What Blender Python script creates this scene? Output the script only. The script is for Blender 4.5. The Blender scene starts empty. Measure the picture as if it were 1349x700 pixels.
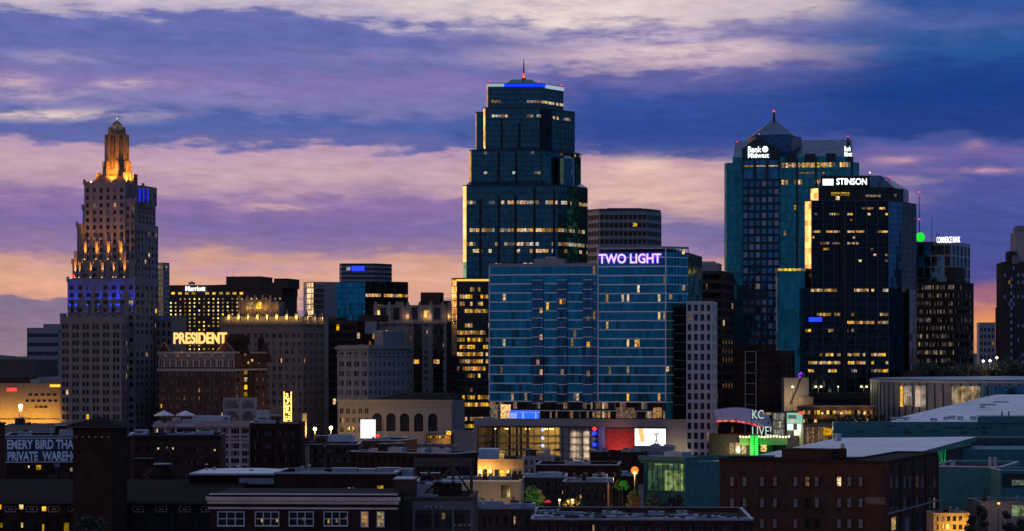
import bpy, math, random
from math import radians as R, sin, cos, pi
from mathutils import Vector
scene = bpy.context.scene
COL = scene.collection
F, HR, CX, H = 3150.0, 465.0, 674.5, 45.0      # focal length and horizon row in photo pixels, camera height in metres

# ---------------------------------------------------------------- camera
cd = bpy.data.cameras.new('camera'); cam = bpy.data.objects.new('camera', cd); COL.objects.link(cam)
cd.sensor_width = 36; cd.lens = 36 * F / 1349; cd.shift_y = (HR - 350) / 1349
cd.clip_start = 1; cd.clip_end = 40000
cam.location = (0, 0, H); cam.rotation_euler = (pi / 2, 0, 0)
scene.camera = cam

# ---------------------------------------------------------------- world: dusk sky
def lin(c):
    return tuple(((v / 255) / 12.92 if v / 255 <= .04045 else ((v / 255 + .055) / 1.055) ** 2.4) for v in c) + (1,)
W = bpy.data.worlds.new('World'); scene.world = W; W.use_nodes = True
wt = W.node_tree; wt.nodes.clear()
class G:
    "small helper for writing node trees"
    def __init__(s, t): s.t = t
    def n(s, ty, **k):
        x = s.t.nodes.new(ty)
        for a, b in k.items(): setattr(x, a, b)
        return x
    def put(s, sock, v):
        if isinstance(v, bpy.types.NodeSocket): s.t.links.new(v, sock)
        else: sock.default_value = v
    def m(s, op, *a, clamp=False):
        x = s.n('ShaderNodeMath', operation=op, use_clamp=clamp)
        for i, v in enumerate(a): s.put(x.inputs[i], v)
        return x.outputs[0]
    def smooth(s, v, a, b, lo=0., hi=1.):
        x = s.n('ShaderNodeMapRange', interpolation_type='SMOOTHSTEP')
        s.put(x.inputs[0], v)
        for i, q in enumerate((a, b, lo, hi)): x.inputs[i + 1].default_value = q
        return x.outputs[0]
    def comb(s, x, y, z=0.):
        c = s.n('ShaderNodeCombineXYZ')
        for i, v in enumerate((x, y, z)): s.put(c.inputs[i], v)
        return c.outputs[0]
    def noise(s, vec, scale=1., detail=4., rough=.55):
        x = s.n('ShaderNodeTexNoise'); s.put(x.inputs['Vector'], vec)
        x.inputs['Scale'].default_value = scale; x.inputs['Detail'].default_value = detail; x.inputs['Roughness'].default_value = rough
        return x.outputs['Fac']
    def ramp(s, f, stops, interp='EASE'):
        x = s.n('ShaderNodeValToRGB'); s.put(x.inputs[0], f); cr = x.color_ramp; cr.interpolation = interp
        stops = sorted(stops)
        cr.elements[0].position, cr.elements[0].color = stops[0]
        cr.elements[1].position, cr.elements[1].color = stops[-1]
        for p, c in stops[1:-1]:
            e = cr.elements.new(p); e.color = c
        return x.outputs[0]
    def mix(s, f, a, b, op='MIX'):
        x = s.n('ShaderNodeMix', data_type='RGBA', blend_type=op)
        s.put(x.inputs[0], f); s.put(x.inputs[6], a); s.put(x.inputs[7], b)
        return x.outputs[2]
SUN_EL, SUN_AZ = -1.5, -82.0        # the sun has just set far to the left of the view
g = G(wt)
tc = g.n('ShaderNodeTexCoord'); sp = g.n('ShaderNodeSeparateXYZ'); wt.links.new(tc.outputs['Generated'], sp.inputs[0])
u = g.m('MULTIPLY', g.m('ARCTAN2', sp.outputs[0], sp.outputs[1]), F)           # azimuth, 3150 per radian, 0 = north
v = g.m('MULTIPLY', g.m('ARCSINE', sp.outputs[2]), F)                          # elevation in the same unit
wv = g.comb(g.m('DIVIDE', u, 230.), g.m('DIVIDE', v, 62.))
n1 = g.noise(wv, 1., 3.); n2 = g.noise(g.comb(g.m('DIVIDE', u, 70.), g.m('DIVIDE', v, 17.)), 1., 5., .6)
tilt = g.m('MULTIPLY', u, .012)
vd = g.m('ADD', g.m('ADD', v, tilt), g.m('ADD', g.m('MULTIPLY', g.m('SUBTRACT', n1, .5), 58.), g.m('MULTIPLY', g.m('SUBTRACT', n2, .5), 46.)))
f = g.m('DIVIDE', vd, 600., clamp=True)
def st(*rows):          # (photo row, r, g, b) -> ramp stops
    return [((HR - r) / 600, lin((a, b, c))) for r, a, b, c in rows]
skyL = g.ramp(f, st((465,144,122,140),(408,133,116,146),(398,222,164,140),(378,230,172,144),(352,214,162,144),(330,144,120,162),(300,126,108,167),(275,141,114,169),(252,183,150,175),(228,198,164,179),(208,189,156,183),(196,97,104,169),(168,78,98,169),(148,120,119,177),(120,136,118,179),(95,109,113,175),(60,97,107,175),(38,103,111,177),(24,189,175,198),(0,216,202,206),(-60,183,175,193),(-135,110,117,162)))
skyM = g.ramp(f, st((465,189,143,135),(400,208,156,140),(365,220,164,146),(345,202,152,152),(325,144,122,165),(300,124,113,165),(275,198,160,164),(262,223,183,173),(238,214,173,173),(215,191,152,173),(205,56,79,154),(170,43,73,152),(130,51,79,156),(100,95,98,165),(82,169,148,179),(70,179,158,185),(56,114,109,171),(38,144,133,179),(24,218,198,200),(0,214,196,202),(-60,173,166,189),(-135,103,111,158)))
skyR = g.ramp(f, st((465,198,133,106),(425,229,154,94),(402,218,139,104),(384,154,101,131),(360,76,81,152),(300,68,81,154),(240,78,86,160),(200,112,100,165),(182,72,86,158),(168,32,63,137),(120,15,61,137),(90,23,66,142),(62,34,84,152),(30,64,92,162),(0,45,83,156),(-60,60,90,154),(-135,82,82,144)))
nu = g.m('ADD', u, g.m('ADD', g.m('MULTIPLY', g.m('SUBTRACT', n2, .5), 220.), g.m('MULTIPLY', g.m('SUBTRACT', n1, .5), 420.)))
c = g.mix(g.smooth(nu, -120., 120.), skyL, skyM)
c = g.mix(g.smooth(nu, 220., 540.), c, skyR)
# thin brighter streaks of high cloud, each band with its own place in the sky
def streak(px, py, sx, sy, col, amt, rag=1.):
    du = g.m('DIVIDE', g.m('SUBTRACT', u, px - CX), sx); dv = g.m('DIVIDE', g.m('SUBTRACT', g.m('ADD', v, g.m('MULTIPLY', g.m('SUBTRACT', n1, .5), 22. * rag)), HR - py), sy)
    rr = g.m('ADD', g.m('MULTIPLY', du, du), g.m('MULTIPLY', dv, dv))
    e = g.m('POWER', 2.718, g.m('MULTIPLY', rr, -1.))
    e = g.m('MULTIPLY', e, g.smooth(n2, .34, .62, .15, 1.))
    return g.m('MULTIPLY', e, amt, clamp=True), lin(col)
for a in [(60,158,120,8,(226,200,196),1.1),(175,117,40,7,(220,196,200),.95),(20,115,40,9,(220,190,196),.9),(75,84,60,12,(176,160,196),.6),(40,132,90,9,(196,172,194),.7),
          (300,128,120,14,(146,136,188),.6),(360,274,40,6,(226,184,176),1.),(420,222,150,12,(208,172,186),.7),
          (880,72,150,15,(224,198,204),1.1),(830,50,120,12,(206,186,204),.8),(760,22,130,22,(232,216,212),1.2),(960,22,120,10,(206,190,206),.7),(560,75,150,10,(142,132,184),.7),(470,115,140,30,(116,112,178),.6),
          (1180,216,32,5,(214,164,176),.95),(1278,196,14,6,(220,166,176),1.),(1285,232,50,4,(206,156,176),.8),(860,222,120,16,(236,196,184),.9),(1160,40,160,14,(96,106,172),.5),(330,356,150,17,(196,150,168),.8),(480,400,120,22,(206,160,158),.7),(560,365,130,20,(226,172,156),.6)]:
    k, colr = streak(*a); c = g.mix(k, c, colr)
n3 = g.noise(g.comb(g.m('DIVIDE', u, 42.), g.m('DIVIDE', g.m('ADD', v, g.m('MULTIPLY', u, .05)), 8.)), 1., 5., .62)
hs = g.n('ShaderNodeHueSaturation'); g.put(hs.inputs['Color'], c); g.put(hs.inputs['Value'], g.m('ADD', .965, g.m('ADD', g.m('MULTIPLY', g.m('SUBTRACT', n3, .5), .5), g.m('MULTIPLY', g.m('SUBTRACT', n2, .5), .30)))); c = hs.outputs[0]
# high dome, and the darker eastern side behind the camera
hi = g.smooth(v, 520., 1500.)
nsh = g.noise(g.comb(g.m('DIVIDE', u, 900.), g.m('DIVIDE', v, 260.)), 1., 4.)
dome = g.mix(g.smooth(nsh, .35, .65), lin((98, 118, 158)), lin((170, 170, 186)))
c = g.mix(hi, c, dome)
west = g.mix(g.smooth(v, 20., 900.), (2.1, 1.0, .30, 1), (.42, .22, .24, 1))
au = g.m('ABSOLUTE', g.m('ADD', u, 90 / 57.2958 * F))
kw = g.m('MULTIPLY', g.smooth(au, 600., 3300., 1., 0.), g.smooth(v, 500., 1500., 1., 0.))
kw = g.m('MULTIPLY', kw, g.smooth(u, -1000., -1700.))
bn = g.smooth(g.noise(g.comb(g.m('DIVIDE', u, 520.), g.m('DIVIDE', v, 150.)), 1., 4., .6), .34, .66)
back = g.mix(bn, g.mix(g.smooth(v, 0., 1600.), lin((40, 72, 112)), lin((70, 94, 144))), g.mix(g.smooth(v, 0., 1600.), lin((84, 104, 146)), lin((100, 120, 168))))
kb = g.m('MAXIMUM', g.smooth(g.m('ABSOLUTE', u), 5400., 7400.), g.smooth(u, 1000., 2200.))
c = g.mix(g.m('MULTIPLY', kb, .9), c, back)
c = g.mix(kw, c, west)
sky = g.n('ShaderNodeTexSky', sky_type='NISHITA', sun_disc=False)
sky.sun_elevation = R(SUN_EL); sky.sun_rotation = R(SUN_AZ); sky.altitude = 300
bg1 = g.n('ShaderNodeBackground'); bg1.inputs[1].default_value = 1.0; wt.links.new(c, bg1.inputs[0])
bg2 = g.n('ShaderNodeBackground'); bg2.inputs[1].default_value = .02; wt.links.new(sky.outputs[0], bg2.inputs[0])
ad = g.n('ShaderNodeAddShader'); wt.links.new(bg1.outputs[0], ad.inputs[0]); wt.links.new(bg2.outputs[0], ad.inputs[1])
wo = g.n('ShaderNodeOutputWorld'); wt.links.new(ad.outputs[0], wo.inputs[0])

# ---------------------------------------------------------------- afterglow of the sun, and exposure
sl = bpy.data.lights.new('sun', 'SUN'); sl.energy = .12; sl.angle = R(12); sl.color = (1, .62, .34)
sun = bpy.data.objects.new('sun', sl); COL.objects.link(sun)
sun.rotation_euler = Vector((sin(R(SUN_AZ)), cos(R(SUN_AZ)), .05)).to_track_quat('Z', 'Y').to_euler()
vs = scene.view_settings; vs.view_transform = 'Standard'; vs.look = 'None'; vs.gamma = 1; vs.use_curve_mapping = False; vs.exposure = 0

# ---------------------------------------------------------------- materials
MATS = {}
def mat(key, col, rough=.8, metal=0., vary=.25, scale=.35, emit=None, es=0., spec=.5, streaks=0., brick=None, pane=None, seam=0.):
    "procedural principled material: mottled colour, optional brick courses, optional per-pane variation of glass"
    if key in MATS: return MATS[key]
    m = bpy.data.materials.new(key); m.use_nodes = True; q = G(m.node_tree); q.t.nodes.clear()
    b = q.n('ShaderNodeBsdfPrincipled'); o = q.n('ShaderNodeOutputMaterial'); q.t.links.new(b.outputs[0], o.inputs[0])
    base = tuple(col) + (1,) if len(col) == 3 else col
    obj = q.n('ShaderNodeTexCoord').outputs['Object']
    if vary or streaks or brick:
        n = q.noise(obj, scale, 5, .65); n3 = q.noise(obj, scale * 9, 3, .6)
        k = q.m('ADD', q.m('MULTIPLY', q.m('SUBTRACT', n, .5), 2.6 * vary), q.m('MULTIPLY', q.m('SUBTRACT', n3, .5), 1.6 * vary))
        if streaks:
            mp = q.n('ShaderNodeMapping'); mp.inputs['Scale'].default_value = (1.1, 1.1, .05); q.put(mp.inputs[0], obj)
            k = q.m('ADD', k, q.m('MULTIPLY', q.m('SUBTRACT', q.noise(mp.outputs[0], 1., 4), .55), streaks))
        src = base
        if brick:
            sx = q.n('ShaderNodeSeparateXYZ'); q.put(sx.inputs[0], obj)
            bt = q.n('ShaderNodeTexBrick'); q.put(bt.inputs['Vector'], q.comb(q.m('ADD', sx.outputs[0], sx.outputs[1]), sx.outputs[2]))
            bt.inputs['Color1'].default_value = base; bt.inputs['Color2'].default_value = tuple(x * .72 for x in base[:3]) + (1,)
            bt.inputs['Mortar'].default_value = tuple(brick) + (1,); bt.inputs['Scale'].default_value = 1.
            bt.inputs['Brick Width'].default_value = .5; bt.inputs['Row Height'].default_value = .16; bt.inputs['Mortar Size'].default_value = .018
            src = bt.outputs[0]
        if seam:      # welded sheet seams across a membrane roof
            sx = q.n('ShaderNodeSeparateXYZ'); q.put(sx.inputs[0], obj)
            ln = lambda c_, w_: q.m('LESS_THAN', q.m('FRACT', q.m('DIVIDE', c_, w_)), .05)
            k = q.m('SUBTRACT', k, q.m('MULTIPLY', q.m('MAXIMUM', ln(sx.outputs[0], seam), ln(sx.outputs[1], seam * 4.3)), .22))
        cc = q.n('ShaderNodeHueSaturation'); q.put(cc.inputs['Color'], src); q.put(cc.inputs['Value'], q.m('MAXIMUM', q.m('ADD', k, 1.), .1))
        q.t.links.new(cc.outputs[0], b.inputs['Base Color'])
    else: b.inputs['Base Color'].default_value = base
    b.inputs['Roughness'].default_value = rough; b.inputs['Metallic'].default_value = metal; b.inputs['Specular IOR Level'].default_value = spec
    if pane:        # every pane of a glass wall hangs a little differently and has its own tint
        mp = q.n('ShaderNodeMapping'); mp.inputs['Scale'].default_value = tuple(1 / x for x in pane); q.put(mp.inputs[0], obj)
        fl = q.n('ShaderNodeVectorMath', operation='FLOOR'); q.put(fl.inputs[0], mp.outputs[0])
        wn = q.n('ShaderNodeTexWhiteNoise', noise_dimensions='3D'); q.put(wn.inputs['Vector'], fl.outputs[0])
        ge = q.n('ShaderNodeNewGeometry')
        jit = q.n('ShaderNodeVectorMath', operation='SUBTRACT'); q.put(jit.inputs[0], wn.outputs['Color']); jit.inputs[1].default_value = (.5, .5, .5)
        sc = q.n('ShaderNodeVectorMath', operation='SCALE'); q.put(sc.inputs[0], jit.outputs[0]); sc.inputs['Scale'].default_value = .06
        nn = q.n('ShaderNodeVectorMath', operation='ADD'); q.put(nn.inputs[0], ge.outputs['Normal']); q.put(nn.inputs[1], sc.outputs[0])
        q.put(b.inputs['Normal'], nn.outputs[0])
        big = q.noise(obj, .05, 3, .6)
        cc = q.n('ShaderNodeHueSaturation'); cc.inputs['Color'].default_value = base
        q.put(cc.inputs['Value'], q.m('ADD', q.m('MULTIPLY', wn.outputs['Value'], .5), q.m('ADD', .45, q.m('MULTIPLY', big, .6))))
        q.t.links.new(cc.outputs[0], b.inputs['Base Color'])
    if emit:
        b.inputs['Emission Color'].default_value = tuple(emit) + (1,); b.inputs['Emission Strength'].default_value = es
    MATS[key] = m; return m
def lit(key, col, es, rnd=.85, fine=1.3):
    "a lamp-lit room behind glass: uneven, and each window its own brightness"
    if key in MATS: return MATS[key]
    m = mat(key, (.02, .02, .02), .2, vary=0, emit=col, es=es); q = G(m.node_tree); b = [x for x in q.t.nodes if x.type == 'BSDF_PRINCIPLED'][0]
    oi = q.n('ShaderNodeObjectInfo'); tx = q.n('ShaderNodeTexCoord')
    loc = q.n('ShaderNodeVectorMath', operation='ADD'); q.put(loc.inputs[0], tx.outputs['Object']); q.put(loc.inputs[1], oi.outputs['Location'])
    n = q.smooth(q.noise(loc.outputs[0], fine, 3, .7), .32, .66, .12, 1.25)
    rn = q.m('FRACT', q.m('ADD', oi.outputs['Random'], q.m('MULTIPLY', q.n('ShaderNodeNewGeometry').outputs['Random Per Island'], 7.31)))
    r = q.m('ADD', 1 - rnd, q.m('MULTIPLY', q.m('POWER', rn, 1.6), rnd * 1.7))
    q.put(b.inputs['Emission Strength'], q.m('MULTIPLY', q.m('MULTIPLY', n, r), es))
    hs = q.n('ShaderNodeHueSaturation'); hs.inputs['Color'].default_value = tuple(col) + (1,)
    q.put(hs.inputs['Hue'], q.m('ADD', .485, q.m('MULTIPLY', q.m('FRACT', q.m('MULTIPLY', rn, 13.)), .035)))
    q.put(hs.inputs['Saturation'], q.m('ADD', .72, q.m('MULTIPLY', q.m('FRACT', q.m('MULTIPLY', rn, 7.)), .5)))
    q.t.links.new(hs.outputs[0], b.inputs['Emission Color'])
    return m
def glow(key, col, es):
    if key in MATS: return MATS[key]
    return mat(key, (.02, .02, .02), .5, vary=0, emit=col, es=es)
LIME = mat('limestone', (.215, .185, .185), .85, vary=.16, streaks=.35)
BUFF = mat('buff_terracotta', (.20, .165, .15), .85, vary=.2, streaks=.3)
PALE = mat('pale_stone', (.34, .31, .30), .85, vary=.15, streaks=.3)
CREAM = mat('cream_terracotta', (.50, .37, .34), .8, vary=.2, streaks=.3)
REDB = mat('red_brick', (.088, .033, .026), .9, vary=.55, spec=.12, brick=(.07, .055, .05), streaks=.3)
DARKB = mat('dark_brick', (.050, .024, .019), .9, vary=.75, spec=.12, brick=(.04, .03, .028), streaks=.3)
BROWNB = mat('brown_brick', (.095, .053, .040), .9, vary=.55, spec=.12, brick=(.09, .07, .06), streaks=.3)
TANB = mat('tan_brick', (.30, .22, .15), .9, vary=.25, brick=(.3, .26, .2), streaks=.3)
CONC = mat('concrete', (.27, .24, .22), .85, vary=.18, streaks=.35)
DCONC = mat('dark_concrete', (.062, .049, .044), .85, vary=.35, spec=.15, streaks=.3)
GREYP = mat('grey_panel', (.22, .25, .28), .6, vary=.12, streaks=.15)
WHITER = mat('white_membrane', (.76, .78, .80), .7, vary=.3, scale=.07, seam=3.4, streaks=0)
TAR = mat('tar_roof', (.024, .021, .020), .9, vary=.7, scale=.2, spec=.12)
SLATE = mat('slate_roof', (.0065, .006, .0063), .9, vary=.7, spec=.12, scale=.4, streaks=.3)
METAL = mat('galvanised_metal', (.34, .39, .44), .5, metal=.3, vary=.35)
DMETAL = mat('dark_metal', (.04, .04, .042), .6, metal=.3, vary=.2)
STEELR = mat('rusty_steel', (.075, .055, .05), .8, vary=.4)
WPAINT = mat('white_paint', (.66, .64, .63), .6, vary=.12, streaks=.25)
GREENW = mat('green_glass_cladding', (.05, .20, .21), .35, metal=.25, vary=.4, scale=.5, streaks=.3)
WINDK = mat('dark_window_glass', (.012, .016, .024), .12, vary=0, spec=.5)
WINBL = mat('window_with_blind', (.24, .22, .24), .35, vary=.3, scale=.8)
WINSK = mat('window_reflecting_sky', (.30, .36, .46), .12, metal=.7, vary=.2)
LITW = lit('warm_lit_room', (1., .50, .13), .85); LITY = lit('yellow_lit_room', (1., .60, .07), 1.)
LITP = lit('pale_lit_room', (1., .74, .45), .7); LITD = lit('dim_lit_room', (.8, .42, .20), .35); LITC = lit('cool_white_room', (.82, .95, 1.), .6)
PMETAL = mat('pale_sheet_metal', (.50, .60, .68), .5, metal=.25, vary=.35); CORN = mat('cream_cornice', (.68, .53, .50), .8, vary=.25, streaks=.3)
def glass(key, col, rough=.1, pane=(1.5, 1.5, 3.6)): return mat(key, col, rough, metal=.85, vary=0, pane=pane)
G_BLUE = glass('blue_curtain_glass', (.022, .29, .40)); G_TEAL = glass('teal_curtain_glass', (.028, .26, .27)); G_DARK = glass('dark_curtain_glass', (.014, .026, .034))
G_DEEP = glass('deep_teal_curtain_glass', (.045, .15, .175), pane=(1.4, 1.4, 1.9)); G_MID = glass('steel_blue_curtain_glass', (.05, .19, .30)); G_GREY = glass('grey_curtain_glass', (.10, .15, .19))
G_GOLD = glass('sunset_tinted_glass', (.62, .50, .30), .18, pane=(2, 2, 2.5)); G_BRZ = glass('brown_tinted_glass', (.05, .042, .03))  # first glass has the mirrored sunset's gold put into its colour
RED_E = glow('red_beacon_glow', (1, .04, .03), 1.8); WHITE_E = glow('white_sign_glow', (.95, 1, 1), 2.); GOLD_E = glow('gold_bulb_glow', (1, .58, .12), 4.); BLUE_E = glow('blue_led_glow', (.01, .03, 1), 2.4)
GREEN_E = glow('green_led_glow', (.02, 1, .06), 1.8); AMB_E = glow('amber_lamp_glow', (1, .17, .012), 1.7); WARM_E = glow('warm_lamp_glow', (1, .72, .3), 9)

# ---------------------------------------------------------------- mesh collector
def px(p, Y): return (p - CX) * Y / F
def pz(r, Y): return H - (r - HR) * Y / F
class MB:
    def __init__(s): s.v = []; s.f = []; s.mi = []; s.mats = []
    def mid(s, m):
        if m not in s.mats: s.mats.append(m)
        return s.mats.index(m)
    def add(s, vs, fs, m):
        k = len(s.v); i = s.mid(m); s.v += [tuple(p) for p in vs]
        for q in fs: s.f.append([k + j for j in q]); s.mi.append(i)
    def hexa(s, p, m):       # p: 4 bottom (anticlockwise from above) then 4 top
        s.add(p, [(3, 2, 1, 0), (4, 5, 6, 7), (0, 1, 5, 4), (1, 2, 6, 5), (2, 3, 7, 6), (3, 0, 4, 7)], m)
    def box(s, x0, x1, y0, y1, z0, z1, m):
        s.hexa([(x0, y0, z0), (x1, y0, z0), (x1, y1, z0), (x0, y1, z0), (x0, y0, z1), (x1, y0, z1), (x1, y1, z1), (x0, y1, z1)], m)
    def face_box(s, fc, a0, a1, b0, b1, z0, z1, m):      # along a face: a along it, b outward
        (ox, oy), (ux, uy) = fc[0], fc[1]; nx, ny = uy, -ux
        P = lambda a, b, z: (ox + ux * a + nx * b, oy + uy * a + ny * b, z)
        s.hexa([P(a0, b1, z0), P(a1, b1, z0), P(a1, b0, z0), P(a0, b0, z0), P(a0, b1, z1), P(a1, b1, z1), P(a1, b0, z1), P(a0, b0, z1)], m)
    def prism(s, poly, z0, z1, m, top=None):
        "poly anticlockwise from above; z1 may be a list, top another polygon"
        n = len(poly); zt = z1 if isinstance(z1, (list, tuple)) else [z1] * n; tp = top or poly
        s.add([(x, y, z0) for x, y in poly] + [(tp[i][0], tp[i][1], zt[i]) for i in range(n)],
              [tuple(range(n - 1, -1, -1)), tuple(range(n, 2 * n))] + [(i, (i + 1) % n, n + (i + 1) % n, n + i) for i in range(n)], m)
    def cyl(s, x, y, z0, z1, r0, r1, m, n=10):
        A = [(cos(2 * pi * i / n), sin(2 * pi * i / n)) for i in range(n)]
        s.prism([(x + a * r0, y + b * r0) for a, b in A], z0, z1, m, [(x + a * r1, y + b * r1) for a, b in A])
    def bar(s, p, q, r, m, n=6):
        p, q = Vector(p), Vector(q); d = (q - p).normalized(); a = d.orthogonal().normalized(); b = d.cross(a)
        vs = [c + (a * cos(2 * pi * i / n) + b * sin(2 * pi * i / n)) * r for c in (p, q) for i in range(n)]
        s.add(vs, [tuple(range(n - 1, -1, -1)), tuple(range(n, 2 * n))] + [(i, (i + 1) % n, n + (i + 1) % n, n + i) for i in range(n)], m)
    def ball(s, x, y, z, r, m, n=10):
        vs = []; fs = []; k = n // 2
        for j in range(k + 1):
            t = pi * j / k
            for i in range(n): vs.append((x + r * sin(t) * cos(2 * pi * i / n), y + r * sin(t) * sin(2 * pi * i / n), z + r * cos(t)))
        for j in range(k):
            for i in range(n): fs.append((j * n + i, (j + 1) * n + i, (j + 1) * n + (i + 1) % n, j * n + (i + 1) % n))
        s.add(vs, fs, m)
    def mesh(s, name):
        me = bpy.data.meshes.new(name); me.from_pydata(s.v, [], s.f); me.polygons.foreach_set('material_index', s.mi)
        for m in s.mats: me.materials.append(m)
        me.update(); return me
    def build(s, name, parent=None, loc=(0, 0, 0), rz=0, kind=None):
        if not s.v: return None
        o = bpy.data.objects.new(name, s.mesh(name)); COL.objects.link(o); o.parent = parent; o.location = loc; o.rotation_euler.z = rz
        if kind: o['kind'] = kind
        return o
def tag(o, label, cat, group=None, kind=None):
    o['label'] = label; o['category'] = cat
    if group: o['group'] = group
    if kind: o['kind'] = kind
    return o
def struct(o, label=None):
    o['kind'] = 'structure'
    if label: o['label'] = label
    return o
def empty(name, loc, rz=0):
    o = bpy.data.objects.new(name, None); o.empty_display_size = 1; COL.objects.link(o); o.location = loc; o.rotation_euler.z = rz; return o
def lamp(kind, parent, loc, col, power, size=.3, cone=60, aim=None):
    l = bpy.data.lights.new('lamp_light', kind); l.energy = power; l.color = col; l.shadow_soft_size = size
    if kind == 'SPOT': l.spot_size = R(cone); l.spot_blend = .8
    o = bpy.data.objects.new('lamp_light', l); COL.objects.link(o); o.parent = parent; o.location = loc
    if aim: o.rotation_euler = Vector(aim).to_track_quat('-Z', 'Y').to_euler()
    return o
def lettering(txt, name, parent, m, x0, x1, y, z0, z1, fat=.0, depth=.25, rz=0, spacing=1.):
    "raised letters fitted into x0..x1, z0..z1 on a face that looks along -y"
    cu = bpy.data.curves.new('lettering', 'FONT'); cu.body = txt; cu.size = 1; cu.extrude = .06; cu.offset = fat; cu.space_character = spacing; cu.resolution_u = 3
    t = bpy.data.objects.new('lettering', cu); me = bpy.data.meshes.new_from_object(t); bpy.data.objects.remove(t)
    xs = [p.co.x for p in me.vertices]; ys = [p.co.y for p in me.vertices]; zs = [p.co.z for p in me.vertices]
    sx = (x1 - x0) / (max(xs) - min(xs)); sz = (z1 - z0) / (max(ys) - min(ys)); sd = depth / (max(zs) - min(zs)); a, b, c = min(xs), min(ys), min(zs)
    for p in me.vertices:
        p.co = Vector(((p.co.x - a) * sx, -(p.co.z - c) * sd, (p.co.y - b) * sz))
    me.materials.append(m); o = bpy.data.objects.new(name, me); COL.objects.link(o); o.parent = parent; o.rotation_euler.z = rz
    o.location = (x0, y, z0) if rz == 0 else (y, x0, z0)
    return o

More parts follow.
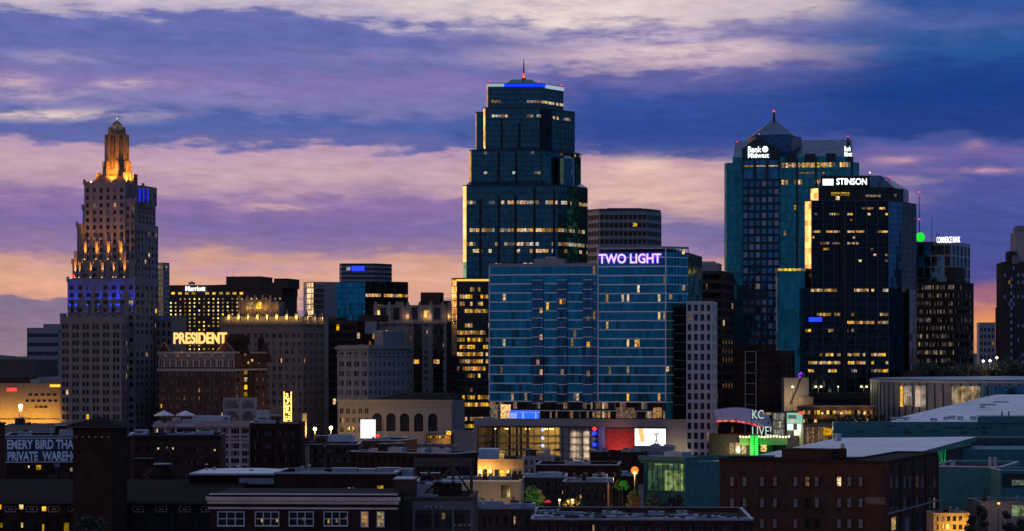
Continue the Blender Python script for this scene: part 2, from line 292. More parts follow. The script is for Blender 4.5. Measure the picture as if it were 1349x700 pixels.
# ---------------------------------------------------------------- a building placed on the street grid
class Bld:
    def __init__(s, name, label, xl, xc, xr, Y, th=12, depth=None, cat='building', group=None):
        a = R(th); s.c, s.s = cos(a), sin(a); kl = (xl - CX) / F; kr = (xr - CX) / F; Cx = px(xc, Y)
        s.w = (Cx - kl * Y) / (s.c + kl * s.s)
        s.d = depth or (kr * Y - Cx) / (s.s - kr * s.c)
        s.O = (Cx - s.w * s.c, Y + s.w * s.s); s.Y = Y
        s.root = tag(empty(name, (s.O[0], s.O[1], 0), -a), label, cat, group); s.cells = []; s.cache = {}
    def lx(s, p, y=0):
        k = (p - CX) / F; return (k * (s.O[1] + y * s.c) - s.O[0] - y * s.s) / (s.c + k * s.s)
    def ly(s, p, x=None):
        x = s.w if x is None else x; k = (p - CX) / F; return (k * (s.O[1] - x * s.s) - s.O[0] - x * s.c) / (s.s - k * s.c)
    def lz(s, r, x=None, y=0):
        x = s.w if x is None else x; return pz(r, s.O[1] - x * s.s + y * s.c)
    def front(s, x0=0, x1=None, y=0): x1 = s.w if x1 is None else x1; return ((x0, y), (1, 0), x1 - x0)
    def side(s, y0=0, y1=None, x=None): y1 = s.d if y1 is None else y1; return ((s.w if x is None else x, y0), (0, 1), y1 - y0)
    def grid(s, mb, fc, cols, rows, z0, z1, ww=.5, wh=.55, k=1, gap=.25, t=.35, m=LIME, proud=.06, edge=None, seed=1, lit_p=.06, lits=(LITW,), darks=(WINDK,), litrow=None, spand=None, litset=None):
        "masonry face: piers and spandrels stand in front of the core, the windows sit back between them; k windows in each bay"
        L = fc[2]; bw = L / cols; rh = (z1 - z0) / rows; rnd = random.Random(seed); sm = spand or m
        gw = bw * ww; one = gw / (k + gap * (k - 1)); h = rh * wh
        edges = [0.]
        for i in range(cols):
            a = i * bw + (bw - gw) / 2
            for j in range(k): edges += [a + j * one * (1 + gap), a + j * one * (1 + gap) + one]
        edges.append(L)
        for i in range(0, len(edges), 2): mb.face_box(fc, edges[i], edges[i + 1], -t - .2, proud, z0, z1, m)
        for r in range(rows + 1):
            a, b = z0 + r * rh - (rh - h) / 2, z0 + r * rh + (rh - h) / 2
            mb.face_box(fc, .01, L - .01, -t - .18, 0, max(a, z0 + .01), min(b, z1 - .01), sm)
        for r in range(rows):
            for i in range(1, len(edges) - 1, 2):
                p = (litrow or {}).get(rows - 1 - r, lit_p)
                on = rnd.random() < p if litset is None else (rnd.random() < p or ((i - 1) // 2, rows - 1 - r) in litset)
                s.cells.append((fc, edges[i] + .02, edges[i + 1] - .02, z0 + r * rh + (rh - h) / 2 + .02, z0 + (r + 1) * rh - (rh - h) / 2 - .02, rnd.choice(lits) if on else rnd.choice(darks), -t + .04))
    def curtain(s, mb, fc, cols, rows, z0, z1, bar=.12, slab=.35, m=DMETAL, slabm=None, proud=.10, seed=1, lit_p=.0, litrow=None, lits=(LITW,), litset=None, vbars=True, wfill=.92, hfill=.55, run=.5):
        "glass wall: thin upright mullions and floor edges on the glass; only panes with a lamp behind them are windows of their own"
        L = fc[2]; bw = L / cols; rh = (z1 - z0) / rows; rnd = random.Random(seed)
        if vbars:
            for i in range(cols + 1): mb.face_box(fc, i * bw - bar / 2, i * bw + bar / 2, -.2, proud, z0, z1, m)
        if slab:
            for r in range(rows + 1): mb.face_box(fc, .01, L - .01, -.2, proud + .05, z0 + r * rh - slab / 2, z0 + r * rh + slab / 2, slabm or m)
        for r in range(rows):
            on = False; p = (litrow or {}).get(rows - 1 - r, lit_p)
            for i in range(cols):
                on = (rnd.random() < run + (1 - run) * p) if on and p > .1 else rnd.random() < p
                if on or (litset and (i, rows - 1 - r) in litset):
                    s.cells.append((fc, (i + .5 - wfill / 2) * bw, (i + .5 + wfill / 2) * bw, z0 + (r + .92 - hfill) * rh, z0 + (r + .92) * rh, rnd.choice(lits), .03))
    def finish(s, most=100):
        "windows: up to a hundred of their own, lit ones first; the rest of a big facade as one part"
        cells = s.cells; rnd = random.Random(5); rnd.shuffle(cells)
        cells.sort(key=lambda c: 0 if c[5].name.endswith('room') else 1)
        own, rest = cells[:most], cells[most:]
        for fc, a0, a1, z0, z1, m, b in own:
            (ox, oy), (ux, uy) = fc[0], fc[1]; key = (round(a1 - a0, 2), round(z1 - z0, 2), m.name)
            if key not in s.cache:
                q = MB(); w, h = (a1 - a0) / 2, (z1 - z0) / 2; q.box(-w, w, 0, .12, -h, h, m); s.cache[key] = q.mesh('window')
            o = bpy.data.objects.new('window', s.cache[key]); COL.objects.link(o); o.parent = s.root
            a = (a0 + a1) / 2; o.location = (ox + ux * a + uy * b, oy + uy * a - ux * b, (z0 + z1) / 2); o.rotation_euler.z = math.atan2(uy, ux)
        if rest:
            q = MB()
            for fc, a0, a1, z0, z1, m, b in rest: q.face_box(fc, a0, a1, b - .12, b, z0, z1, m)
            q.build('window', s.root, kind='stuff')
    def units(s, n, z, seed, x0=.1, x1=.9, y0=.1, y1=.7, size=1.6, m=METAL):
        rnd = random.Random(seed)
        for i in range(n):
            q = MB(); w, d, h = size * rnd.uniform(.6, 1.6), size * rnd.uniform(.6, 1.3), size * rnd.uniform(.5, 1.)
            q.box(-w, w, -d, d, .25, h + .25, m)
            if rnd.random() < .6: q.cyl(0, 0, h + .25, h + .6, min(w, d) * .6, min(w, d) * .6, DMETAL, 10)
            q.box(-w * .9, -w * .7, -d * .9, d * .9, 0, .25, DMETAL); q.box(w * .7, w * .9, -d * .9, d * .9, 0, .25, DMETAL)
            q.build('roof_unit', s.root, (s.w * rnd.uniform(x0, x1), s.d * rnd.uniform(y0, y1), z))
def masonry(name, label, xl, xc, xr, top, Y, m, fr, sd=None, th=12, depth=None, roof=TAR, cornice=None, pbot=None, z_bot=None, units=0, coping=None, group=None, most=100, par=1., sideplain=False, cat='building'):
    """plain block: fr / sd = dict(cols, rows, top, bot, ...) with photo rows for the band that holds the windows"""
    b = Bld(name, label, xl, xc, xr, Y, th, depth, cat, group); zt = b.lz(top); q = MB(); t = .35
    q.box(t, b.w - t, t, b.d - t, -1, zt - par, m)
    def face(fc, spec):
        k = dict(spec); k.setdefault('m', m); cols, rows = k.pop('cols'), k.pop('rows'); za, zb = b.lz(k.pop('top')), b.lz(k.pop('bot'))
        q.face_box(fc, 0, fc[2], -.6, .03, za, zt - .05, m); q.face_box(fc, 0, fc[2], -.6, .03, -1, zb, m)
        b.grid(q, fc, cols, rows, zb, za, t=t, **k)
    if fr: face(b.front(), fr)
    else: q.face_box(b.front(), 0, b.w, -.6, .03, -1, zt - .05, m)
    if sd: face(b.side(), sd)
    else: q.face_box(b.side(), 0, b.d, -.6, .03, -1, zt - .05, m)
    q.face_box(((b.w, b.d), (-1, 0), b.w), 0, b.w, -.6, .03, -1, zt - .05, m); q.face_box(((0, b.d), (0, -1), b.d), 0, b.d, -.6, .03, -1, zt - .05, m)
    q.build('wall', b.root)
    r = MB(); r.box(.5, b.w - .5, .5, b.d - .5, zt - par - .02, zt - par + .2, roof); r.build('roof', b.root)
    c = MB(); cm = coping or m; e = .12
    for (x0, x1, y0, y1) in ((-e, b.w + e, -e, .45), (-e, b.w + e, b.d - .45, b.d + e), (-e, .45, .451, b.d - .451), (b.w - .45, b.w + e, .451, b.d - .451)):
        c.box(x0, x1, y0, y1, zt - .25, zt, cm)
    c.build('coping', b.root)
    if cornice:
        for (row, th_, out, mm) in cornice:
            z = b.lz(row); q = MB(); q.face_box(b.front(), -out, b.w + out, -.3, out, z - th_, z, mm); q.face_box(b.side(), .01, b.d, -.3, out, z - th_, z, mm)
            q.face_box(b.front(), -out * .5, b.w + out * .5, -.3, out * .5, z - th_ * 1.5, z - th_ - .005, mm); q.build('cornice', b.root)
    if units: b.units(units, zt - par + .2, int(xl), m=METAL)
    b.zt = zt; b.most = most; return b
def block(b, name, x0, x1, y0, y1, z0, z1, m, cap=None):
    q = MB(); q.box(x0, x1, y0, y1, z0, z1, m)
    if cap: q.box(x0 - .15, x1 + .15, y0 - .15, y1 + .15, z1 - .3, z1 + .05, cap)
    return q.build(name, b.root)
HOTELB = mat('hotel_brick', (.10, .038, .031), .9, vary=.45, spec=.15, brick=(.12, .09, .08), streaks=.3)
def beacon(b, x, y, z, r=.3, m=None):
    r = min(r, .34); q = MB(); q.cyl(x, y, z, z + .8, .12, .12, DMETAL, 6); q.ball(x, y, z + .8 + r * .6, r, m or RED_E, 8); return q.build('beacon', b.root)
def mast(b, x, y, z0, z1, r=.22, lights=(), rung=True):
    q = MB(); q.cyl(x, y, z0, z1, r, r * .35, DMETAL, 6)
    if rung:
        z = z0 + 2
        while z < z1 - 2: q.box(x - r * 2, x + r * 2, y - .05, y + .05, z, z + .12, DMETAL); z += 2.2
    for z in lights: q.ball(x, y, z, .55, RED_E, 8)
    return q.build('mast', b.root)

# ---------------------------------------------------------------- ground
q = MB(); q.box(-9000, 9000, -400, 30000, -.5, 0, mat('asphalt', (.05, .05, .052), .9, vary=.3, scale=.02)); struct(q.build('ground'))
q = MB(); rnd = random.Random(3)
pts = [(-5200 + i * 200, 7600 + rnd.uniform(-300, 300), 20 + 26 * rnd.random()) for i in range(53)]
for i in range(52):
    (x0, y0, h0), (x1, y1, h1) = pts[i], pts[i + 1]
    q.hexa([(x0, y0, -1), (x1, y1, -1), (x1, y1 + 900, -1), (x0, y0 + 900, -1), (x0, y0 + 300, h0), (x1, y1 + 300, h1), (x1, y1 + 500, h1), (x0, y0 + 500, h0)], mat('wooded_hills', (.05, .06, .04), .95, vary=.4, scale=.01))
struct(q.build('hills'))

def photo_lits(b, fc, cols, rows, z0, z1, pts, y=0):
    out = set()
    for p, r in pts:
        x = b.lx(p, y); z = b.lz(r, x, y); out.add((int((x - fc[0][0]) / fc[2] * cols), rows - 1 - int((z - z0) / (z1 - z0) * rows)))
    return out
def polyface(poly, i):
    (x0, y0), (x1, y1) = poly[i], poly[(i + 1) % len(poly)]; L = math.hypot(x1 - x0, y1 - y0)
    return ((x0, y0), ((x1 - x0) / L, (y1 - y0) / L), L)

# ---------------------------------------------------------------- art deco tower
b = Bld('art_deco_tower', 'tall stepped limestone tower with golden lit crown and blue and gold uplights', 89, 178, 209, 1000, th=12)
w, d = b.w, b.d; q = MB(); LS = LIME
def tier(x0, x1, y0, y1, rb, rt, cols, scols, rows, seed, k=1, win=True, lit_p=.03, ww=.5, wh=.56):
    za, zb = b.lz(rb), b.lz(rt); q.box(x0 + .35, x1 - .35, y0 + .35, y1 - .35, za - 1, zb - .4, LS)
    f_, s_ = ((x0, y0), (1, 0), x1 - x0), ((x1, y0), (0, 1), y1 - y0)
    for fc, c in ((f_, cols), (s_, scols)):
        if c: b.grid(q, fc, c, rows, za, zb - 2.2, ww=ww, wh=wh, k=k, seed=seed, lit_p=lit_p, m=LS, darks=(WINDK, WINDK, WINDK, WINDK, WINBL))
        else: q.face_box(fc, 0, fc[2], -.6, .0, za, zb - 2.2, LS)
    q.box(x0 - .08, x1 + .08, y0 - .08, y1 + .08, zb - 2.2, zb, LS)
    n = max(2, int((x1 - x0) / 4))                     # stone points along the parapet
    for i in range(n + 1):
        x = x0 + (x1 - x0) * i / n; q.box(x - .45, x + .45, y0 - .2, y0 + .6, zb - 1.2, zb + .9, LS)
    return za, zb
X_ = lambda p: b.lx(p)
def yS(p): return b.ly(p)
tier(X_(89), w, 0, d, 620, 367, 8, 5, 25, 1)
tier(X_(94), X_(176), 1.2, d - 1, 367, 343, 7, 0, 2, 2)
tier(X_(98.5), w - .2, 2.4, d - .2, 367, 294, 0, 6, 7, 3, lit_p=.05)
tier(X_(109), X_(163), 1.6, 14, 343, 238, 6, 0, 10, 4, lit_p=.06, ww=.42)
tier(X_(105), X_(112), 3.2, 12, 294, 271, 0, 0, 2, 5)
tier(X_(150), w - .6, 5, d - 2.2, 294, 268, 0, 5, 3, 6)
tier(X_(152), X_(181), 6.5, d - 5, 268, 243, 0, 3, 2, 7, win=False)
tier(X_(163), X_(176), 1.9, 6, 343, 262, 2, 0, 7, 14)
q.build('wall', b.root)
# front wing one block nearer, and the wing behind at the right
fw = MB(); x0, x1 = b.lx(79.5, -9), b.lx(160, -9); za, zb = b.lz(620, x1, -9), b.lz(417, x1, -9)
fw.box(x0 + .35, x1 - .35, -8.6, -.4, 0, zb - .4, LS)
b.grid(fw, ((x0, -9), (1, 0), x1 - x0), 6, 18, za, zb - 2.6, ww=.62, wh=.58, k=2, gap=.35, seed=8, lit_p=.03, m=LS)
b.grid(fw, ((x1, -9), (0, 1), 9), 2, 18, za, zb - 2.6, ww=.6, wh=.58, k=2, gap=.35, seed=9, lit_p=.03, m=LS)
fw.box(x0 - .1, x1 + .1, -9.1, -.05, zb - 2.6, zb, LS); fw.box(x0 - .2, x0 + 1.6, -9.2, -6, zb, zb + 1.4, LS); fw.box(x1 - 1.4, x1 + .2, -9.2, -7, zb, zb + .8, LS)
rw0, rw1 = b.lx(205, d - 6), b.lx(226, d - 6); zc = b.lz(417, w, d)
fw.box(rw0 + .35, rw1, d - 5.6, d + 12, 0, zc, LS); b.grid(fw, ((rw0, d - 6), (1, 0), rw1 - rw0), 3, 18, b.lz(620, w, d), zc - 2, ww=.5, wh=.58, seed=10, m=LS); fw.box(rw0 - .1, rw1 + .1, d - 6.1, d + 12.1, zc - 2, zc + .2, LS)
fw.build('wing', b.root)
# crown: flared base, shaft with pilasters, lantern
cm = MB(); CS = mat('crown_stone', (.26, .18, .12), .8, vary=.25, streaks=.3)
cx, cy = b.lx(153.5, 9), 9.5
def sq(r): return [(cx - r, cy - r), (cx + r, cy - r), (cx + r, cy + r), (cx - r, cy + r)]
def oc(r): return [(cx + r * cos(pi / 8 + pi / 4 * i), cy + r * sin(pi / 8 + pi / 4 * i)) for i in range(8)]
zl = lambda r: b.lz(r, cx, cy)
cm.prism(sq(6.0), zl(246), zl(233), CS); cm.prism(oc(5.5), zl(233), zl(225), CS)
cm.prism(oc(4.3), zl(226), zl(180), CS, oc(3.9))
for i in range(8):
    a = pi / 8 + pi / 4 * i; r = 4.4
    cm.prism([(cx + r * cos(a) + .6 * sx, cy + r * sin(a) + .6 * sy) for sx, sy in ((-1, -1), (1, -1), (1, 1), (-1, 1))], zl(226), zl(178), CS)
    a2 = a + pi / 8; cm.prism([(cx + 4.05 * cos(a2) + .28 * sx, cy + 4.05 * sin(a2) + .28 * sy) for sx, sy in ((-1, -1), (1, -1), (1, 1), (-1, 1))], zl(226), zl(183), CS)
    cm.prism([(cx + 4.5 * cos(a) + .55 * sx, cy + 4.5 * sin(a) + .55 * sy) for sx, sy in ((-1, -1), (1, -1), (1, 1), (-1, 1))], zl(214), zl(200), CS)
    cm.prism([(cx + 5.2 * cos(a) + .7 * sx, cy + 5.2 * sin(a) + .7 * sy) for sx, sy in ((-1, -1), (1, -1), (1, 1), (-1, 1))], zl(232), zl(213), CS)
cm.prism(oc(4.6), zl(180), zl(177.5), CS); cm.prism(oc(3.7), zl(177.5), zl(172), CS)
for i in range(4):
    for s_ in (-1, 1):
        x, y = cx + s_ * 6.0, cy + (-6.0, -2, 2, 6.0)[i]; cm.prism([(x - .7, y - .7), (x + .7, y - .7), (x + .7, y + .7), (x - .7, y + .7)], zl(246), zl(229), CS)
cm.build('crown', b.root)
q = MB(); LG = lit('lantern_glass_room', (1, .72, .42), .09, 0.); q.prism(oc(3.0), zl(172), zl(168), LG, oc(3.3)); q.prism(oc(3.3), zl(168), zl(161), LG, oc(.5)); q.build('lantern', b.root)
q = MB()
for i in range(8):
    a = pi / 8 + pi / 4 * i; q.bar((cx + 3.4 * cos(a), cy + 3.4 * sin(a), zl(170)), (cx + .5 * cos(a), cy + .5 * sin(a), zl(160.5)), .28, CS); q.bar((cx + 3.1 * cos(a), cy + 3.1 * sin(a), zl(173)), (cx + 3.4 * cos(a), cy + 3.4 * sin(a), zl(168)), .3, CS)
q.cyl(cx, cy, zl(161.5), zl(159), .5, .2, CS, 8); q.build('lantern_ribs', b.root); beacon(b, cx, cy, zl(159.5), .2, GOLD_E)
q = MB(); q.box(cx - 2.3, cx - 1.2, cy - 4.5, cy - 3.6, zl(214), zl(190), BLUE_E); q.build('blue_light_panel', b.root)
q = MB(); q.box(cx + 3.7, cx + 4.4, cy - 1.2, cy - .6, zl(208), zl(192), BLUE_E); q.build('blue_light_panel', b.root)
for p in (183.5, 188.5, 194):
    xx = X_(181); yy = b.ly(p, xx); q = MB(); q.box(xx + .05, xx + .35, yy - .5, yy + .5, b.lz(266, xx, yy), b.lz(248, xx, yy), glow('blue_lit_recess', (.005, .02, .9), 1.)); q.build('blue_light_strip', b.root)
GOLD = (1, .36, .035); BLU = (.0, .03, 1)
def flood(x, y, z, col, e, power, cone=38, out=(0, -1), far=.8, lean=.035):
    q = MB(); q.box(-.25, .25, -.2, .2, 0, .35, DMETAL); q.ball(0, 0, .4, .22, e, 6); q.build('floodlight', b.root, (x + out[0] * far, y + out[1] * far, z))
    lamp('SPOT', b.root, (x + out[0] * far, y + out[1] * far, z + .7), col, power, .15, cone, (-out[0] * lean, -out[1] * lean, 1))
def pilaster(p, y, r0, r1):
    q = MB(); x = b.lx(p, y); q.box(x - .62, x + .62, y - .5, y + .2, b.lz(r0), b.lz(r1), LS); q.build('pilaster', b.root)
for p in (113, 128, 143.5, 160): pilaster(p, 1.6, 343, 318); flood(b.lx(p, 1.6), 1.1, b.lz(343) + .1, GOLD, GOLD_E, 26000, 34)
for p in (100, 105.5, 120.5, 135.5, 150.5, 154.5, 165): pilaster(p, 1.2, 367, 345 if p not in (100, 165) else 330); flood(b.lx(p, 1.2), .7, b.lz(367) + .1, GOLD, GOLD_E, 14000 if p not in (100, 165) else 26000, 34)
for p in (92, 100.5, 115.5, 130.5, 146, 154.5, 157.5, 174.5): pilaster(p, 0, 413, 400); flood(b.lx(p), -.5, b.lz(412.5, y=0) + .1, BLU, BLUE_E, 16000, 32, lean=.10)
for yy in (.5, 2.6): flood(w - 1.2 - yy, .0 + 4.9, b.lz(294) + .1, BLU, BLUE_E, 7000, lean=.1)
flood(b.lx(106), 3.2, b.lz(294) + .1, BLU, BLUE_E, 2500); flood(b.lx(214, d - 6), d - 6, zc - 1.7, BLU, BLUE_E, 7000, 42, lean=.1)
q = MB(); q.ball(0, 0, 0, .6, RED_E, 6); q.build('beacon', b.root, (b.lx(96), .6, b.lz(363)))
# floodlighting of the crown
for x, y, p in ((cx + .4, cy - 9.5, 9000), (cx - 8.5, cy - 8, 19000), (cx + 8.5, cy - 8, 19000), (cx + 10, cy - 1, 17000)):
    lamp('SPOT', b.root, (x, y, zl(243) + .5), GOLD, p, .4, 75, ((cx - x) * .11, (cy - y) * .11, 1))
lamp('POINT', b.root, (cx + .9, cy - 7.6, zl(224)), GOLD, 1100, .4)
b.finish()

# ---------------------------------------------------------------- slim teal tower and dark hotel slab
b = Bld('glass_tower', 'slim teal office tower just showing beside the stepped limestone tower', 205, 215, 223, 1120, th=25)
q = MB(); q.box(0, b.w, 0, b.d, -1, b.lz(347), G_GREY); q.build('curtain_wall', b.root)
q = MB(); b.curtain(q, b.front(), 3, 36, b.lz(600), b.lz(349), m=PALE, slab=.8, lit_p=.01); b.curtain(q, b.side(), 3, 36, b.lz(600), b.lz(349), m=PALE, slab=.8, lit_p=.01); q.build('frame', b.root); b.finish()
block(b, 'penthouse', -.1, b.w + .1, -.1, b.d + .1, b.lz(347), b.lz(346), DMETAL)

b = Bld('hotel', 'wide dark hotel slab covered in rows of small yellow lit windows', 222, 372, 379, 1200, th=12, depth=26)
q = MB(); q.box(.3, b.w - .3, .3, b.d, -1, b.lz(375), DCONC); q.prism([(0, 0), (b.w, 0), (b.w, b.d), (0, b.d)], b.lz(391), [b.lz(377), b.lz(372), b.lz(372), b.lz(377)], DCONC)
f_ = b.front(); zb, za = b.lz(391), b.lz(560)
DOT = lit('hotel_yellow_room', (1, .66, .10), 2.2, .9, 2.); b.grid(q, f_, 24, 33, za, zb, ww=.34, wh=.40, m=DCONC, lit_p=.82, lits=(DOT, DOT, DOT, LITW), seed=3, t=.3)
q.build('wall', b.root); b.units(3, b.lz(374), 4)
for p0, p1, r in ((298, 343, 364), (343.5, 360, 372.8), (361, 379, 367)): block(b, 'penthouse', b.lx(p0), b.lx(p1), -.2, 20, b.lz(380), b.lz(r), DCONC)
for p in (228, 237, 246, 255, 273, 282, 291, 300, 309, 318): 
    x = b.lx(p); b.cells.insert(0, (f_, x - .9, x + .9, b.lz(388.2, x), b.lz(385.2, x), LITY, .08))
b.cells = b.cells[:10] + sorted(b.cells[10:], key=lambda c: -c[3])
mast(b, b.lx(302), 6, b.lz(364), b.lz(357), .12, rung=False)
b.finish()
o = tag(empty('rooftop_sign', b.root.location, b.root.rotation_euler.z), 'small white illuminated hotel lettering on top of the dark hotel slab', 'sign')
lettering('Marriott', 'letters', o, WHITE_E, b.lx(245), b.lx(271), -.5, b.lz(383), b.lz(376.5), .015)

# ---------------------------------------------------------------- terracotta hotel with lit balustrade
b = masonry('hotel', 'brown terracotta hotel block with golden uplit balustrade and arched rooftop pavilion', 290, 399, 428, 417, 1080, BUFF,
    dict(cols=13, rows=15, top=437, bot=600, ww=.5, wh=.5, k=2, lit_p=.006, darks=(WINDK, WINBL, WINDK)), dict(cols=4, rows=15, top=437, bot=600, ww=.5, wh=.5, k=2, lit_p=.01), th=14,
    cornice=[(424, 1.2, .7, BUFF), (437, .6, .3, BUFF)])
for p in (302, 314.5, 327, 339.5, 352, 365, 378, 391):
    x = b.lx(p); q = MB(); z = b.zt
    q.box(x - .55, x + .55, -.5, .6, b.lz(425), z + 1.2, BUFF); q.prism([(x - .4, -.35), (x + .4, -.35), (x + .4, .45), (x - .4, .45)], z + 1.2, z + 3.4, BUFF, [(x - .08, 0), (x + .08, 0), (x + .08, .15), (x - .08, .15)]); q.build('pinnacle', b.root)
    lamp('SPOT', b.root, (x, -1.2, b.lz(420.5)), (1, .50, .08), 1200, .15, 70, (0, .3, 1))
    lamp('POINT', b.root, (x, -1.1, b.lz(418.5)), (1, .6, .14), 300, .15)
for k in range(3):
    y = b.d * (k + .5) / 3; q = MB(); q.box(b.w - .6, b.w + .5, y - .5, y + .5, b.lz(425), b.zt + 1.2, BUFF); q.prism([(b.w - .35, y - .4), (b.w + .45, y - .4), (b.w + .45, y + .4), (b.w - .35, y + .4)], b.zt + 1.2, b.zt + 3.4, BUFF, [(b.w, y - .1), (b.w + .1, y - .1), (b.w + .1, y + .1), (b.w, y + .1)]); q.build('pinnacle', b.root)
    lamp('POINT', b.root, (b.w + 1.2, y, b.lz(419.5, y=y)), (1, .6, .14), 300, .15)
q = MB(); x0, x1, y0 = b.lx(315, 3), b.lx(357, 3), 3.; zr = b.lz(394); q.box(x0, x1, y0, y0 + 9, b.zt - 1, zr, BUFF)
for p in (315, 326, 336, 346, 356): q.box(b.lx(p, 3) - .45, b.lx(p, 3) + .45, y0 - .4, y0 + .5, b.zt - 1, zr + 1.8, BUFF)
q.box(x1, b.lx(366, 3), y0 + 1, y0 + 9, b.zt - 1, b.lz(397), BUFF); q.build('pavilion', b.root)
for p in (331, 342.5):
    x = b.lx(p, 3); q = MB(); n = 10; r = 1.7; z0, z1 = b.lz(407), b.lz(401)
    pts = [(x - r, z0), (x + r, z0)] + [(x + r * cos(pi * i / n), z1 + r * .7 * sin(pi * i / n)) for i in range(n + 1)]
    q.add([(a, y0 - .12, c) for a, c in pts] + [(a, y0 + .1, c) for a, c in pts], [tuple(range(len(pts)))] + [(i, i + len(pts), (i + 1) % len(pts) + len(pts), (i + 1) % len(pts)) for i in range(len(pts))], LITY)
    w_ = q.build('arched_window', b.root)
    q = MB()
    for k in (-.5, .5): q.box(x + k * r - .08, x + k * r + .08, y0 - .2, y0 - .125, z0, z1 + .8, DMETAL)
    q.box(x - r, x + r, y0 - .2, y0 - .126, (z0 + z1) / 2, (z0 + z1) / 2 + .15, DMETAL); q.build('glazing_bars', w_)
for p in (326, 337, 348, 361): lamp('POINT', b.root, (b.lx(p, 1.6), 1.4, b.lz(405)), (1, .50, .08), 240, .2)
b.finish()

# ---------------------------------------------------------------- office complex with the stepped dark glass block
b = Bld('office_building', 'blue glass office block with rounded left end and a raised banded top storey', 400, 482, 537, 1260, th=0.01, depth=40)
Y0 = b.O[1]
poly = [(b.lx(400, 14), 14), (b.lx(404, 6), 6), (b.lx(413, 1.5), 1.5), (b.lx(427, 0), 0), (b.lx(443, 0), 0), (b.lx(481, 0), 0), (b.lx(537, 16), 16), (b.lx(537, 40), 40), (b.lx(402, 40), 40)]
zt = b.lz(372); q = MB(); q.prism(poly, -1, zt, G_BLUE); cw = q.build('curtain_wall', b.root)
q = MB(); zz = b.lz(560)
for i in range(3): q.face_box(polyface(poly, i), .05, polyface(poly, i)[2] - .05, -.2, .03, -1, zt - .1, glass('pale_curtain_glass', (.34, .40, .46)))
for i in range(3): b.curtain(q, polyface(poly, i), 5, 26, zz, zt, m=DMETAL, slabm=GREYP, slab=.5)
q.face_box(polyface(poly, 3), .1, polyface(poly, 3)[2] - .1, -.2, .25, -1, zt - .5, GREYP)
b.curtain(q, polyface(poly, 3), 10, 26, zz, zt, m=PALE, slab=.3, bar=.2, proud=.3)
b.curtain(q, polyface(poly, 4), 9, 26, zz, zt, slab=.2, litrow={8: .45, 10: .5})
fr = polyface(poly, 5); q.face_box(fr, .15, fr[2], -.2, .3, -1, zt + .6, G_BRZ); b.curtain(q, fr, 14, 26, zz, zt, slab=.35, m=DMETAL, proud=.45, litrow={2: .6, 4: .15, 8: .4, 9: .4, 10: .5, 11: .3, 12: .45}); q.build('frame', b.root)
b.cells = [(fc, a, e, z0, z1, m, .36 if fc == fr else bb) for fc, a, e, z0, z1, m, bb in b.cells]
p2 = [(b.lx(447, 6), 10), (b.lx(450, 6), 6), (b.lx(494, 6), 6), (b.lx(516, 16), 16), (b.lx(516, 34), 34), (b.lx(447, 34), 34)]
q = MB(); q.prism(p2, zt, b.lz(347), GREYP); pt = q.build('top_storey', b.root)
q = MB()
for i in range(4): b.curtain(q, polyface(p2, i), 1, 4, zt, b.lz(348), m=DMETAL, slab=1.1, vbars=False)
q.build('banding', pt); beacon(b, b.lx(482), 1, b.lz(396), .4); b.finish()
o = tag(empty('wall_sign', b.root.location, 0), 'blue lit rectangular bank sign on the banded top storey', 'sign')
q = MB(); q.box(b.lx(463.5, 6), b.lx(480, 6), 5.3, 5.8, b.lz(356.5), b.lz(350.5), BLUE_E); q.build('panel', o)
q = MB(); q.box(b.lx(456, 6), b.lx(462, 6), 5.3, 5.8, b.lz(357), b.lz(350.5), WPAINT); q.build('emblem', o)
lettering('US', 'letters', o, glow('soft_white_glow', (.8, .85, 1), .7), b.lx(457, 5.2), b.lx(461.2, 5.2), 5.2, b.lz(355.5), b.lz(352), .02, .06)

b = masonry('office_building', 'low black glass office block between the terracotta hotel and pale classical block', 429, 470, 500, 423, 1130, DCONC,
    dict(cols=9, rows=16, top=426, bot=600, ww=.85, wh=.7, lit_p=.07), dict(cols=6, rows=16, top=426, bot=600, ww=.85, wh=.7, lit_p=.1), th=14); b.finish()
q = MB(); q.box(b.lx(427.5, -2), b.lx(432, -2), -2.4, -.4, -1, b.lz(424), GREYP); q.build('chimney', b.root)
for p0, p1, r in ((432, 445, 418), (474, 502, 415)): block(b, 'penthouse', b.lx(p0), b.lx(p1), 1, 12, b.lz(424), b.lz(r), DCONC)
for p0, p1, r in ((484, 498, 424),): block(b, 'water_tank', b.lx(p0), b.lx(p1), -4, -1, b.lz(440), b.lz(r), GREYP)

# ---------------------------------------------------------------- gothic apartment tower
b = masonry('apartment_tower', 'grey stone apartment tower with dark window bays and lit niches along its top', 492, 588, 595, 402, 1160, CONC,
    dict(cols=9, rows=20, top=424, bot=600, ww=.45, wh=.5, k=2, lit_p=.02, darks=(WINDK, WINDK, WINBL)), None, th=8, depth=24, cornice=[(424, .8, .5, CONC)])
for p0, p1 in ((545, 556), (571, 583)):
    q = MB(); q.box(b.lx(p0), b.lx(p1), -.16, 0, b.lz(600), b.lz(424.5), G_BRZ); bay = q.build('window_bay', b.root)
    q = MB(); f_ = ((b.lx(p0), -.16), (1, 0), b.lx(p1) - b.lx(p0)); b.curtain(q, f_, 3, 18, b.lz(600), b.lz(424.5), m=DMETAL, slab=.5, lit_p=.12); q.build('bay_frame', bay)
for p in (495, 513, 530, 537.5, 553, 568, 583, 592):
    q = MB(); x = b.lx(p); q.box(x - .8, x + .8, -.5, .5, b.lz(424), b.lz(401), CONC); q.prism([(x - .8, -.5), (x + .8, -.5), (x + .8, .5), (x - .8, .5)], b.lz(401), b.lz(397), CONC, [(x - .2, -.1), (x + .2, -.1), (x + .2, .1), (x - .2, .1)]); q.build('pinnacle', b.root)
